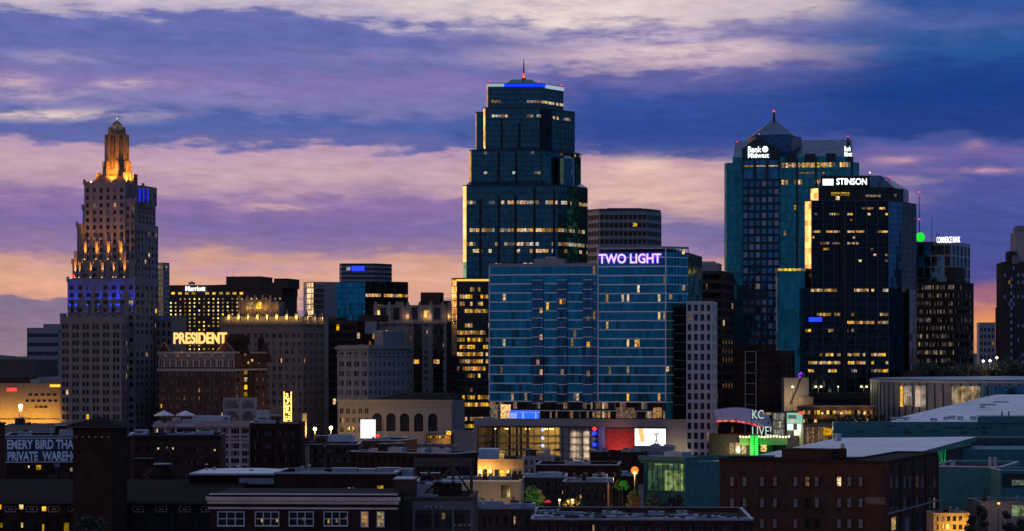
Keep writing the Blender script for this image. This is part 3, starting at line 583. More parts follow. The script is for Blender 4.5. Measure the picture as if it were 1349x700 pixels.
for p, h in ((498.5, 1), (537, 1), (560.5, .6), (566, .8), (591.5, 1)):
    x = b.lx(p); b.cells.append((b.front(), x - .7, x + .7, b.lz(419), b.lz(409), LITY, .1)); lamp('POINT', b.root, (x, -1.4, b.lz(417)), (1, .55, .2), 160, .2)
for p in (505, 522, 546, 576): x = b.lx(p); b.cells.append((b.front(), x - 1.5, x + 1.5, b.lz(421), b.lz(405), WINDK, .1))
b.finish()
for p0, p1, r, m in ((554, 580, 385, BROWNB), (582, 592.5, 396, DCONC), (521, 527, 397, GREYP)): block(b, 'penthouse', b.lx(p0, 4), b.lx(p1, 4), 4, 14, b.lz(404), b.lz(r), m)

# ---------------------------------------------------------------- pale classical block and arcaded hall
b = masonry('office_building', 'pale stone classical office block with dark rows of paired windows', 444.5, 485, 540, 455, 1060, PALE,
    dict(cols=4, rows=11, top=461, bot=600, ww=.62, wh=.55, k=2, lit_p=.0, darks=(WINDK, WINSK, WINBL)), dict(cols=9, rows=11, top=461, bot=600, ww=.5, wh=.5, k=2, lit_p=.0), th=30,
    cornice=[(457, .9, .9, PALE), (468, .5, .4, PALE)], units=2)
block(b, 'penthouse', b.w - b.lx(485) + b.w * .72, b.w + .0, b.d * .35, b.d * .85, b.zt - 1, b.lz(436, y=10), GREYP, WPAINT); b.finish()
b = Bld('arcaded_hall', 'low pale stone hall with a row of tall arched windows', 446, 595, 600, 1000, th=10, depth=30)
q = MB(); zt = b.lz(527); q.box(.4, b.w - .4, 1.2, b.d, -1, zt - .5, PALE); arcs = (489, 498 + 8, 524, 542, 560, 578)
arcs = (497, 515, 533, 551.5, 570); r = b.lx(521) - b.lx(515); zs = b.lz(551); zo = b.lz(569); edges = [b.lx(487)]
for p in arcs: edges += [b.lx(p) - r, b.lx(p) + r]
edges.append(b.w)
for i in range(0, len(edges), 2): q.box(edges[i], edges[i + 1], 0, 1.3, -1, zt, PALE)
for p in arcs:
    x = b.lx(p); n = 10
    for i in range(n):
        a0, a1 = pi * i / n, pi * (i + 1) / n; xa, xb, za, zb = x + r * cos(a1), x + r * cos(a0), zs + r * sin(a1), zs + r * sin(a0)
        q.hexa([(xa, .01, za), (xb, .01, zb), (xb, 1.28, zb), (xa, 1.28, za), (xa, .01, zt - .02), (xb, .01, zt - .02), (xb, 1.28, zt - .02), (xa, 1.28, zt - .02)], PALE)
    q.box(x - r + .01, x + r - .01, .0, 1.27, -1, zo, PALE)
b.grid(q, ((0, .0), (1, 0), b.lx(487)), 5, 3, b.lz(573), b.lz(536), ww=.6, wh=.55, k=2, m=PALE); q.box(0, b.lx(487), 0, 1.3, -1, b.lz(573), PALE); q.box(0, b.lx(487), 0, 1.3, b.lz(536), zt, PALE)
for row, th_, out in ((527, .9, .8), (535, .5, .35)): z = b.lz(row); q.box(-out, b.w + out, -out, 1., z - th_, z, PALE)
q.build('wall', b.root)
for p in arcs:
    x = b.lx(p); q = MB(); q.box(x - r, x + r, .9, 1.05, zo, zs + r, WINDK); w_ = q.build('arched_window', b.root)
    q = MB()
    for k in (-.5, 0, .5): q.box(x + k * r - .07, x + k * r + .07, .78, .9, zo, zs + r * .95, DMETAL)
    for k in range(1, 5): q.box(x - r, x + r, .79, .895, zo + (zs - zo) * k / 4 - .06, zo + (zs - zo) * k / 4 + .06, DMETAL)
    q.build('glazing_bars', w_)
q = MB(); q.prism([(b.w * .28, 2), (b.w - .5, 2), (b.w - .5, b.d), (b.w * .28, b.d)], zt - .3, b.lz(519), TAR, [(b.w * .5, 9), (b.w - 3, 9), (b.w - 3, b.d - 6), (b.w * .5, b.d - 6)]); q.build('roof', b.root); b.finish()

# ---------------------------------------------------------------- lit office tower with golden edge
b = Bld('office_tower', 'dark glass office tower with whole floors lit yellow and a golden edge', 595, 643, 660, 1080, th=0.01, depth=34)
zt = b.lz(368); poly = [(b.lx(595, 3.2), 3.2), (b.lx(602, 0), 0), (b.lx(650, 0), 0), (b.lx(660, 8), 8), (b.lx(660, 34), 34), (b.lx(596, 34), 34)]
q = MB(); q.prism(poly, -1, zt, G_BRZ); q.build('curtain_wall', b.root)
q = MB(); f_ = polyface(poly, 0); q.face_box(f_, .05, f_[2] - .05, -.1, .06, b.lz(468), zt - .05, G_GOLD); q.build('sunset_reflection_edge', b.root)  # edge glass coloured gold to stand for the sunset it mirrors
LITG = lit('golden_office_room', (1, .47, .03), 1.0, .85, 1.0); q = MB(); b.curtain(q, f_, 2, 25, b.lz(600), zt, m=DMETAL, slab=.3); f_ = polyface(poly, 1); b.curtain(q, f_, 14, 25, b.lz(605), zt, m=DMETAL, slab=1.0, bar=.18, lits=(LITG, LITG, LITW), wfill=.98, hfill=.6, run=.62,
    litrow={1: .12, 2: .4, 3: .35, 4: .4, 6: .35, 7: .55, 8: .4, 9: .6, 10: .65, 11: .55, 12: .6, 13: .45, 15: .3, 16: .7, 17: .65, 19: .6, 20: .4, 21: .25, 22: .4}); q.build('frame', b.root)
q = MB(); q.face_box(f_, -.2, f_[2] + .2, -.4, .35, zt - .9, zt, GOLD_E); q.build('roof_light_strip', b.root).data.materials[0] = glow('cornice_lamp_glow', (1, .6, .1), 1.1)
q = MB(); q.prism(poly, zt, zt + .6, DMETAL); q.build('roof', b.root); b.finish()

# ---------------------------------------------------------------- tallest glass tower
b = Bld('skyscraper', 'tallest dark glass skyscraper with stepped tiers, blue roof band and spire', 610, 735, 774, 1150, th=0.01, depth=52)
def P(*l): return [(b.lx(p, y), y) for p, y in l]
tiers = [   # plan, bottom row, top row, columns per face, rows
    (P((610, 1.8), (614.5, 0), (735, 0), (747, 3), (774, 22), (774, 50), (610, 50)), 620, 245, 41),
    (P((618, 5), (621, 3), (712, 3), (741, 11), (765, 26), (765, 47), (618, 47)), 245, 198, 7),
    (P((637, 7.2), (639.5, 6), (711, 6), (728, 14), (757, 28), (757, 45), (637, 45)), 200, 141, 8),
    (P((641, 10.4), (643, 9), (711, 9), (742, 26), (742, 42), (641, 42)), 143, 108, 5)]
q = MB(); fr = MB(); gold = MB()
lr = {0: {2: .4, 6: .55, 8: .3, 9: .25, 11: .3, 15: .1}, 1: {0: .1, 4: .12}, 2: {1: .12, 6: .03}, 3: {3: .35}}
for k, (pl, rb, rt, rows) in enumerate(tiers):
    za, zb = b.lz(rb), b.lz(rt); q.prism(pl, za - .5, zb, G_DEEP)
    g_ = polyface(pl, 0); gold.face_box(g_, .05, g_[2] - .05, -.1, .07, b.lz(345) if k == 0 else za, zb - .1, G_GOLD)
    for i in range(1, len(pl) - 3):
        fc = polyface(pl, i); n = max(2, int(fc[2] / 1.5)); b.curtain(fr, fc, n, rows, za + .1, zb - .2, m=DMETAL, bar=.14, slab=.3, litrow=lr[k] if i < 4 else {}, lits=(LITW, LITW, LITP, LITP, LITC), seed=k * 7 + i, hfill=.5, run=.62)
    fr.prism(pl, zb, zb + .5, DMETAL)
# sloping glass shoulders between tiers
q.prism(tiers[0][0][1:5] + [(b.lx(774, 50), 50), (b.lx(613, 50), 50)], b.lz(245) + .5, b.lz(238.5), G_MID, P((619, 4), (712, 3.2), (742, 11), (767, 25), (766, 47), (618, 47)))
q.prism(P((620, 4), (712, 3.6), (741, 12), (764, 26), (764, 46), (620, 46)), b.lz(198) + .5, b.lz(193), G_MID, P((637, 8), (711, 6.4), (729, 14), (758, 28), (757, 44), (637, 44)))
q.prism(P((728, 15), (756, 28.5), (756, 44), (728, 44)), b.lz(141) + .5, b.lz(138), G_MID, P((730, 20), (748, 30), (748, 42), (730, 42)))
for pp, rr in (((626.5, 10), 146), ((619, 9), 205)):
    p0 = P((pp[0], 11.3), (pp[0] + 1.6, 10), (pp[0] + 12, 10), (pp[0] + 12, 30), (pp[0], 30)); q.prism(p0, b.lz(245), b.lz(rr), G_DEEP); g_ = polyface(p0, 0); gold.face_box(g_, .05, g_[2] - .05, -.1, .07, b.lz(198 if rr == 146 else 236), b.lz(rr + 1), G_GOLD); fr.prism(p0, b.lz(rr), b.lz(rr) + .5, DMETAL)
# dark recess and the curved bays right of the corner
q.build('curtain_wall', b.root); gold.build('sunset_reflection_edge', b.root); fr.build('frame', b.root)  # gold edges: sunset reflection tinted into the glass
q = MB(); q.box(b.lx(712, 6), b.lx(727, 6), 5.9, 9, b.lz(196), b.lz(143), G_DARK); q.build('recess', b.root)
for p, r in ((719, 233), (745, 236)):
    q = MB(); q.cyl(b.lx(p, 6), 8, b.lz(245), b.lz(r - 28), 4.2, 4.2, G_DEEP, 14); q.cyl(b.lx(p, 6), 8, b.lz(r - 28), b.lz(r - 32), 4.2, 2.0, G_MID, 14); q.build('curved_bay', b.root)
q = MB()
for p, r0, r1, y in ((633, 262, 600, 0), (657, 258, 600, 0), (679, 258, 600, 0), (704, 247, 600, 0), (730, 249, 600, 0), (657, 200, 243, 3), (680, 200, 243, 3), (661, 155, 196, 6), (684, 160, 196, 6)):
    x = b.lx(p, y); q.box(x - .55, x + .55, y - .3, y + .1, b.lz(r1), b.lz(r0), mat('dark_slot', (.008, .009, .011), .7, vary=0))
q.build('dark_slots', b.root)
zt = b.lz(108); tp = tiers[3][0]
for p0, p1, m in ((641, 664, glow('roof_white_glow', (.6, .8, .9), .55)), (664.3, 711, glow('roof_blue_glow', (.0, .04, 1), 1.3))):
    q = MB(); q.box(b.lx(p0, 9), b.lx(p1, 9), 8.6, 9.3, zt - 1.3, zt + .1, m); q.build('roof_light_band', b.root)
f_ = polyface(tp, 2); q = MB(); q.face_box(f_, 0, f_[2] * .22, -.3, .4, zt - 1.3, zt + .1, glow('roof_blue_glow', (0, 0, 1), 2)); q.build('roof_light_band', b.root)
q = MB(); q.face_box(f_, f_[2] * .22 + .1, f_[2], -.3, .5, zt - 1.6, zt + .1, glow('roof_white_glow', (1, 1, 1), 1)); q.build('roof_light_band', b.root)
q = MB(); q.prism(P((666, 12), (708, 12), (708, 32), (666, 32)), zt + .5, b.lz(100), G_DEEP, P((674, 16), (700, 16), (700, 28), (674, 28))); q.build('roof', b.root)
x = b.lx(690, 20); q = MB(); q.cyl(x, 20, b.lz(101), b.lz(95), 1.2, .9, DMETAL, 8); q.cyl(x, 20, b.lz(95), b.lz(71), .5, .12, DMETAL, 8); q.ball(x, 20, b.lz(92), .75, RED_E, 8); q.build('spire', b.root)
q = MB(); q.ball(b.lx(690, 19), 19, b.lz(95.5), .7, AMB_E, 8); q.build('beacon', b.root)
for p, y in ((645, 10), (710, 10), (739, 27)): beacon(b, b.lx(p, y), y, zt + .3, .4)
b.finish(100)

b = Bld('office_tower', 'grey banded office tower rising behind the tallest glass skyscraper', 768, 853, 871, 1320, th=0.01, depth=40)
poly = P((768, 14), (790, 0), (852, 0), (870.5, 16), (870.5, 40), (768, 40)); zt = b.lz(275)
q = MB(); q.prism(poly, -1, zt, DCONC); q.build('wall', b.root); q = MB()
for i in range(3):
    fc = polyface(poly, i); b.curtain(q, fc, max(3, int(fc[2] / 2.4)), 26, b.lz(560), b.lz(281), m=GREYP, slab=1.9, bar=.5, proud=.3, lit_p=.03)
q.prism(poly, zt - 2.2, zt + .01, GREYP, [(x, y) for x, y in poly]); q.build('banding', b.root); b.finish()
block(b, 'penthouse', b.lx(800, 8), b.lx(846, 8), 8, 30, zt, b.lz(273), GREYP)

# ---------------------------------------------------------------- blue apartment tower and its podium
b = Bld('apartment_tower', 'wide blue glass apartment tower with white floor lines above a lit parking podium', 644, 877, 908, 935, th=12, depth=50)
xs = b.lx(787.5); q = MB(); zb, zl_, zr = b.lz(530), b.lz(349.5, xs), b.lz(332)
q.box(0, xs, 1.0, 26, b.lz(556), zl_, G_BLUE); q.box(xs + .2, b.w, 0, b.d, zb, zr, G_BLUE); q.build('curtain_wall', b.root)
pts = [(197,178),(332,183),(370,180),(380,180),(310,208),(455,232),(470,232),(310,290),(415,290),(405,313),(455,313),(197,315),(300,367),(310,397),(375,397),(187,402),(455,402),(225,477),(262,477),(310,475),(410,472),(425,472),(470,90),
       (515,178),(563,178),(577,178),(608,147),(672,175),(690,110),(703,110),(670,228),(688,228),(515,258),(580,313),(605,313),(613,313),(578,395),(520,390),(580,477),(673,475)]
pts = [(580 + a / 2.334, 320 + c / 2.334) for a, c in pts]
SLB = mat('floor_edge', (.72, .76, .80), .6, vary=.1); fr = MB()
fl, frr = ((0, 1.0), (1, 0), xs), ((xs + .2, 0), (1, 0), b.w - xs - .2); rh = (zl_ - zb) / 15; rr_ = 17
zl2 = zb + rh * 15; zr2 = zb + rh * 16.8
b.curtain(fr, fl, 40, 15, zb, zl2, m=DMETAL, bar=.10, slab=.46, slabm=SLB, litset=photo_lits(b, fl, 40, 15, zb, zl2, [p for p in pts if p[0] < 786], 1.0), hfill=.8, lits=(LITW, LITP))
b.curtain(fr, frr, 26, 17, zb, zr2, m=DMETAL, bar=.10, slab=.48, slabm=SLB, litset=photo_lits(b, frr, 26, 17, zb, zr2, [p for p in pts if p[0] > 786]), hfill=.8, lits=(LITW, LITP))
CH = [(b.w, .02), (b.w + 7.8, 7.8), (b.w + 7.8, b.d), (b.w, b.d)]; q = MB(); q.prism(CH, b.lz(556), zr - .02, G_BLUE); q.build('sky_turned_side', b.root); fch = polyface(CH, 0); b.curtain(fr, fch, 7, 17, zb, zr2, m=DMETAL, bar=.1, slab=.34, slabm=SLB, lit_p=.02); fr.face_box(fch, 0, fch[2] + .2, -.4, .2, zr2, zr2 + .7, GREYP)  # side face made as an added wedge, turned to mirror blue sky
for x, y in ((b.w, -.1), (0, .9), (xs + .1, -.1)): fr.box(x - .18, x + .18, y - .2, y + .3, zb, zr2 if x else zl2, SLB)
fr.box(xs - .5, xs + .19, .3, 1.2, zb, zl2, DMETAL); fr.box(-.2, xs - .3, .6, 26.2, zl2, zl2 + .9, GREYP); fr.box(xs - .1, b.w + .3, -.3, b.d + .2, zr2, zr2 + .7, GREYP)
fr.build('frame', b.root)
for p0, p1 in ((701, 715.5), (734, 746.5), (768, 781)):
    x0, x1 = b.lx(p0, .4), b.lx(p1, .4); q = MB(); q.box(x0, x1, .35, 1.2, zb, zl2 - rh * 1.4, G_MID); s_ = q.build('bay', b.root)
    q = MB(); b.curtain(q, ((x0, .35), (1, 0), x1 - x0), 4, 13, zb - .7, zl2 - rh * 1.6, m=DMETAL, bar=.14, slab=.30, slabm=SLB, lit_p=.0); q.build('bay_frame', s_)
b.cells += [(((0, .35), (1, 0), b.w), b.lx(p, .4) - .55, b.lx(p, .4) + .55, b.lz(r, b.lx(p), .4) - 1.1, b.lz(r, b.lx(p), .4) + 1., LITW, .03) for p, r in pts if any(a < p < e for a, e in ((701, 715.5), (734, 746.5), (768, 781)))]
q = MB(); q.face_box(fch, fch[2] * .33, fch[2] * .9, -.1, .3, b.lz(556), b.lz(404), G_DARK); dp = q.build('dark_panel', b.root); q = MB(); [q.face_box(fch, fch[2] * .33, fch[2] * .9, -.1, .36, b.lz(404) - 3.5 * k - .12, b.lz(404) - 3.5 * k + .12, GREYP) for k in range(1, 12)]; q.build('panel_lines', dp)
q = MB(); q.box(b.lx(704, 6), b.lx(742, 6), 5, 12, zl2 + .9, b.lz(341, 20, 6), GREYP); q.build('penthouse', b.root)
q = MB(); q.box(b.lx(719, 6), b.lx(732, 6), 5.5, 11, b.lz(341, 20, 6), b.lz(338.5, 20, 6), METAL); q.build('roof_unit', b.root)
# amenity floors above the podium
q = MB(); za = b.lz(554); q.box(.4, b.w - .3, .6, 24, za, zb, G_BRZ); am = q.build('amenity_floor', b.root)
q = MB(); f_ = ((.4, .6), (1, 0), b.w - .7); b.curtain(q, f_, 90, 2, za, zb, m=DMETAL, bar=.12, slab=.3, slabm=SLB, litrow={0: .2, 1: .38}, lits=(LITD, LITD, LITP), hfill=.7); q.build('amenity_frame', am)
for p0, p1, r0, r1, m in ((646, 654, 533, 554, LITP), (658, 671, 533, 554, LITW), (810, 834, 537, 552, LITD), (859, 870, 537, 552, LITD)): b.cells.append((f_, b.lx(p0), b.lx(p1), b.lz(r1, b.lx(p0)) + .4, b.lz(r0, b.lx(p0)), m, .2))
q = MB(); q.box(b.lx(671.5), b.lx(710), -.3, .5, b.lz(556, 20), b.lz(541.5, 20), glow('blue_screen_glow', (.02, .10, 1), 1.5)); sc = q.build('blue_screen', b.root); q = MB()
for p0, p1 in ((672, 681), (688, 690.5), (705, 707)): q.box(b.lx(p0), b.lx(p1), -.36, -.31, b.lz(555.5, 20), b.lz(544, 20), glow('pale_blue_glow', (.3, .42, .9), .9))
for p in range(681, 710, 4): q.box(b.lx(p), b.lx(p + 2), -.36, -.31, b.lz(544, 20), b.lz(542.8, 20), glow('pale_blue_glow', (.3, .42, .9), .9))
q.build('screen_picture', sc)
# podium: concrete frame, parking decks behind screens
yp = -4.; q = MB(); PX = lambda p: b.lx(p, yp); PZ = lambda r, p=790: b.lz(r, b.lx(p, yp), yp); pt_, pb = PZ(552.5), -1; PC = mat('podium_concrete', (.26, .245, .24), .8, vary=.12, streaks=.2)
q.box(PX(624), PX(905), yp, 30, PZ(562), pt_, PC); q.box(PX(624), PX(628), yp + .02, 30, pb, PZ(562), PC); q.box(PX(877.5), PX(905), yp + .03, 30, pb, PZ(562), PC)
q.box(PX(737), PX(788), yp + 1.2, yp + 2, pb, PZ(562), mat('perforated_screen', (.24, .23, .235), .6, vary=.3, scale=2.)); q.box(PX(795), PX(905), yp + 1, yp + 1.6, pb, PZ(562), PC); q.build('podium', b.root)
for k, r in enumerate((562.5, 575.5, 585, 594, 603)):
    q = MB(); q.box(PX(628.5), PX(787), yp + 1.0 if k else yp + 1.05, 26, PZ(r) - .45, PZ(r), mat('deck_concrete', (.16, .15, .14), .85, vary=.15)); q.build('parking_deck', b.root)
q = MB(); q.box(PX(628.5), PX(787), 14, 14.4, 0, PZ(562), mat('deck_back_wall', (.34, .30, .24), .8, vary=.35, scale=.25)); q.build('deck_back_wall', b.root)
q = MB(); rnd = random.Random(4)
for i in range(17):
    x = PX(629.5 + i * 9.2); q.box(x - .12, x + .12, yp + .75, yp + 1.02, 0, PZ(562), DMETAL)
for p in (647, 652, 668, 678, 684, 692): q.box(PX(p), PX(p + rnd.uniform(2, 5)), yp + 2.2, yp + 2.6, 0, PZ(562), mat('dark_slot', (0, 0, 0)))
q.build('screen_posts', b.root)
for k, r in enumerate((573, 583, 592, 601)):
    for p in (648, 664, 691, 715, 722, 745, 770):
        q = MB(); q.box(-.9, .9, -.12, .12, -.1, .1, glow('deck_tube_glow', (1, .66, .22), 8 if p in (715, 722, 691) else 8)); q.build('ceiling_lamp', b.root, (PX(p), 1. + (p % 3), PZ(r) + 1.9))
    lamp('POINT', b.root, (PX(718), 9, PZ(r) + 1.2), (1, .60, .14), 1050, .3); lamp('POINT', b.root, (PX(698), 9, PZ(r) + 1.2), (1, .60, .14), 480, .3); lamp('POINT', b.root, (PX(660), 9, PZ(r) + 1.2), (1, .6, .15), 350, .3)
for k, r in enumerate((570, 579.5, 589.5, 599)):
    for p in (757, 772): lamp('SPOT', b.root, (PX(p), yp - .8, PZ(r) - .2), (1, .74, .45), 450, .3, 110, (0, .8, -.35))
for r in (567, 578, 588): q = MB(); q.ball(PX(714), yp + 1.2, PZ(r), .75, glow('pale_blue_lamp_glow', (.35, .45, 1), 1.6), 8); q.build('wall_lamp', b.root)
q = MB(); x = PX(785); q.box(x - .9, x, yp - .5, yp + 1, PZ(596), PZ(561), DMETAL); bl = q.build('blade_sign', b.root); q = MB()
for r, m in ((563, RED_E), (569, BLUE_E), (577, WPAINT), (584, BLUE_E), (592, WPAINT)): q.ball(x - .45, yp - .6, PZ(r + 2), .85, m, 8)
q.build('blade_bulbs', bl)
q = MB(); q.box(PX(787.5), PX(797), yp + .3, yp + 1.2, PZ(596), PZ(562.2), mat('light_tinted_panel', (.28, .30, .52), .6, vary=.1)); q.build('light_tinted_panel', b.root)  # blue light on this column painted as its own colour
# mural: plain dark red wall with blocks of deeper red
q = MB(); q.box(PX(798), PX(835.5), yp + .3, yp + .98, PZ(596), PZ(565.5), mat('red_mural', (.30, .030, .03), .7, vary=.8, scale=.7)); q.build('mural', b.root)
lamp('SPOT', b.root, (PX(816), yp - 9, PZ(600)), (1, .3, .2), 5000, .5, 80, (0, 1, .55))
lamp('SPOT', b.root, (PX(890), yp - 8, PZ(606)), (1, .75, .45), 3000, .5, 100, (.1, 1, .4))
b.finish(100)
o = tag(empty('billboard_screen', b.root.location, b.root.rotation_euler.z), 'bright white video screen with a dancing figure on the podium beside the red mural', 'screen')
q = MB(); q.box(PX(835.8), PX(878), yp - .5, yp + .29, PZ(588), PZ(563.5), DMETAL); q.build('screen_frame', o)
q = MB(); q.box(PX(836.6), PX(877.2), yp - .56, yp - .51, PZ(587), PZ(564.5), glow('screen_white_glow', (1, 1, 1), 1.5)); q.build('picture', o)
q = MB(); y0 = yp - .6; og, gy = glow('screen_orange', (1, .62, .18), 1.), glow('screen_grey', (.22, .21, .24), 1.)
q.add([(PX(840.5), y0, PZ(564.6)), (PX(847.5), y0, PZ(564.6)), (PX(849.5), y0, PZ(580)), (PX(845), y0, PZ(584.5)), (PX(840.5), y0 + .03, PZ(564.6)), (PX(847.5), y0 + .03, PZ(564.6)), (PX(849.5), y0 + .03, PZ(580)), (PX(845), y0 + .03, PZ(584.5))], [(3, 2, 1, 0), (4, 5, 6, 7)], og)
x = PX(865)
for pp in (((0, 574), (0, 578.5)), ((0, 578.5), (-1.6, 584.5)), ((0, 578.5), (1.8, 584.5)), ((0, 574.5), (-3.6, 570.5)), ((0, 574.5), (3.4, 570)), ((0, 572.2), (0, 570.2))):
    (a, r0), (c, r1) = pp; q.bar((x + a * .29, y0, PZ(r0, 865)), (x + c * .29, y0, PZ(r1, 865)), .26, gy)
q.build('picture_figures', o)
o = tag(empty('rooftop_sign', b.root.location, b.root.rotation_euler.z), 'large violet-white neon words across the top of the blue glass apartment tower', 'sign')
NE = glow('violet_white_neon', (.72, .52, 1), 1.5); HA = glow('violet_neon_edge', (.24, .03, 1), 2.)
lettering('TWO LIGHT', 'letters', o, NE, b.lx(789.5), b.lx(871), -.95, b.lz(347.4, b.lx(800)), b.lz(334.5, b.lx(860)), .012, .2)
lettering('TWO LIGHT', 'letter_halo', o, HA, b.lx(788.7), b.lx(871.8), -.7, b.lz(348, b.lx(800)), b.lz(333.8, b.lx(860)), .03, .2)

# ---------------------------------------------------------------- white gridded block, dark blocks behind
WGRID = mat('white_grid_concrete', (.44, .46, .48), .8, vary=.15, streaks=.25)
b = Bld('apartment_block', 'narrow white concrete block with a tall grid of windows beside the blue tower', 904, 938, 944, 925, th=10, depth=22)
zt = b.lz(397); q = MB(); q.box(.55, b.w - .55, .55, b.d, -1, zt - .2, WGRID); b.grid(q, b.front(), 4, 16, b.lz(607), zt - .6, ww=.6, wh=.66, m=WGRID, t=.5, lit_p=.07, lits=(LITD, LITW)); q.box(-.1, b.w + .1, -.15, b.d, zt - .6, zt, WGRID); q.box(-.05, b.w + .05, 0, b.d, -1, b.lz(607), WGRID)
b.grid(q, b.side(), 4, 16, b.lz(607), zt - .6, ww=.5, wh=.6, m=WGRID, t=.5); q.build('wall', b.root); b.finish()
b = masonry('office_tower', 'black banded office tower standing between the blue apartment tower and teal skyscraper', 880, 952, 967, 357, 1040, DCONC,
    dict(cols=26, rows=20, top=359, bot=600, ww=.93, wh=.62, lit_p=.012, darks=(G_DARK, WINDK), lits=(LITW, LITD)), dict(cols=4, rows=20, top=359, bot=600, ww=.85, wh=.62, lit_p=.05), th=12)
block(b, 'penthouse', b.lx(908, 5), b.lx(946, 5), 5, 18, b.lz(360), b.lz(346), GREYP); block(b, 'roof_unit', b.lx(913, 6), b.lx(940, 6), 7, 14, b.lz(346), b.lz(343.5), METAL)
q = MB(); q.ball(b.lx(922), -.4, b.lz(383), .45, GREEN_E, 8); q.build('green_lamp', b.root); b.finish()

# ---------------------------------------------------------------- teal tower with pyramid roof
b = Bld('skyscraper', 'teal glass skyscraper with pyramid roof and glowing bank lettering on its gable', 955, 1120, 1132, 1200, th=9, depth=50)
zt = b.lz(213); q = MB(); poly = P((955, 2), (957, 0), (1120, 0), (1132, 9), (1132, 48), (955, 48)); q.prism(poly, -1, zt, G_TEAL)
q.prism(P((965, 3), (1116, 3), (1124, 9), (1124, 44), (965, 44)), zt, b.lz(205), G_TEAL); q.build('curtain_wall', b.root)
fr = MB(); lr = {0: .12, 1: .05, 3: .1, 18: .15, 21: .5, 22: .5, 23: .3, 26: .6}
f1, f2 = ((b.lx(957), 0), (1, 0), b.lx(978) - b.lx(957)), ((b.lx(1027), 0), (1, 0), b.lx(1120) - b.lx(1027))
b.curtain(fr, f1, 8, 31, b.lz(560), zt, m=mat('teal_frame', (.02, .10, .11), .5, vary=.1), bar=.1, slab=.2, litrow={22: .5, 23: .2, 26: .3}, seed=4); b.curtain(fr, f2, 34, 31, b.lz(560), zt, m=mat('teal_frame', (0, 0, 0)), bar=.1, slab=.2, litrow={0: .55, 1: .05, 2: .25, 8: .08, 13: .1, 21: .5, 22: .5, 23: .2, 26: .6}, lit_p=.008, seed=5, run=.75)
for p in (1050, 1075): fr.box(b.lx(p) - .5, b.lx(p) + .5, -.3, .1, -1, zt + 2, DMETAL)
lf = polyface(poly, 5); fr.face_box(lf, .05, lf[2] - .05, -.1, .25, 0, zt - .1, mat('matte_side_cover', (.03, .04, .045), .6, vary=.2)); fr.build('frame', b.root)  # matte cover added on the unseen side to stop its sunset reflection
ch = polyface(poly, 3)
q = MB(); GR = mat('dark_granite', (.010, .028, .032), .4, vary=.15); x0, x1 = b.lx(978, -1.5), b.lx(1027, -1.5); q.box(x0 + .3, x1 - .3, -1.2, 1, -1, b.lz(200), GR)
fb = ((x0, -1.5), (1, 0), x1 - x0); b.grid(q, fb, 6, 31, b.lz(560), b.lz(236), ww=.7, wh=.66, m=GR, darks=(G_MID, G_MID, WINSK), litrow={2: .2, 21: .45, 22: .7, 23: .5}, lit_p=.02, lits=(LITP,), t=.3)
b.grid(q, fb, 3, 1, b.lz(236), b.lz(209), ww=.78, wh=.94, m=GR, darks=(G_MID,), lit_p=0, t=.3); q.box(x0 - .1, x1 + .1, -1.7, 2, b.lz(209), b.lz(196), GR); q.build('granite_bay', b.root)
for i in range(3):
    a = (x1 - x0) * (i + .13) / 3; b.cells.append((fb, a, a + (x1 - x0) * .25, b.lz(218.5), b.lz(217), LITW, .1))
for p0, p1, r in ((1035, 1050, 216.8), (1052, 1064, 217), (1076, 1079, 217), (1052, 1072, 227)): b.cells.append((f2, b.lx(p0) - f2[0][0], b.lx(p1) - f2[0][0], b.lz(r + 1), b.lz(r - .6), LITW, .06))
# gables and roofs
RB = glass('blue_roof_glass', (.05, .10, .20), .25, pane=(1.6, 1.6, 1.6)); q = MB()
def gable(x0, x1, y0, y1, zb, zr, m, axis='y'):
    xm, ym = (x0 + x1) / 2, (y0 + y1) / 2
    if axis == 'y': vs = [(x0, y0, zb), (x1, y0, zb), (x1, y1, zb), (x0, y1, zb), (xm, y0, zr), (xm, y1, zr)]; fs = [(0, 1, 4), (1, 2, 5, 4), (2, 3, 5), (3, 0, 4, 5), (3, 2, 1, 0)]
    else: vs = [(x0, y0, zb), (x1, y0, zb), (x1, y1, zb), (x0, y1, zb), (x0, ym, zr), (x1, ym, zr)]; fs = [(0, 1, 5, 4), (1, 2, 5), (2, 3, 4, 5), (3, 0, 4), (3, 2, 1, 0)]
    q.add(vs, fs, m)
gable(b.lx(976, -1.6), b.lx(1024, -1.6), -1.8, 20, b.lz(196), b.lz(178), GR); gable(b.lx(966, 4), b.lx(1122, 4), 3, 40, b.lz(205), b.lz(179), RB, 'x'); q.build('gable_roof', b.root)
q = MB(); q.box(b.lx(1114, 2), b.lx(1123.5, 2), 1.5, 20, b.lz(240), b.lz(203), GR)
q.prism(P((1114, 2), (1123.5, 2), (1123.5, 20), (1114, 20)), b.lz(203), b.lz(180), GR, P((1116, 6), (1118, 6), (1118, 16), (1116, 16))); q.build('end_gable', b.root)
for p0, p1 in ((1034, 1049), (1060, 1074), (1088, 1101)): block(b, 'dormer', b.lx(p0), b.lx(p1), -.2, 6, b.lz(213), b.lz(202), GR)
dr = lambda s: P((984 + s, 16 - s * .3), (995, 9), (1043, 9), (1056 - s, 16), (1056 - s, 32), (1043, 40), (995, 40), (984 + s, 32))
q = MB(); DS = mat('drum_panel', (.20, .22, .25), .5, vary=.15); q.prism(dr(0), b.lz(205), b.lz(176), DS); q.build('drum', b.root)
q = MB(); q.box(b.lx(995, 8.9), b.lx(1043, 8.9), 8.8, 9.2, b.lz(203), b.lz(174), RB); q.build('drum_glazing', b.root)
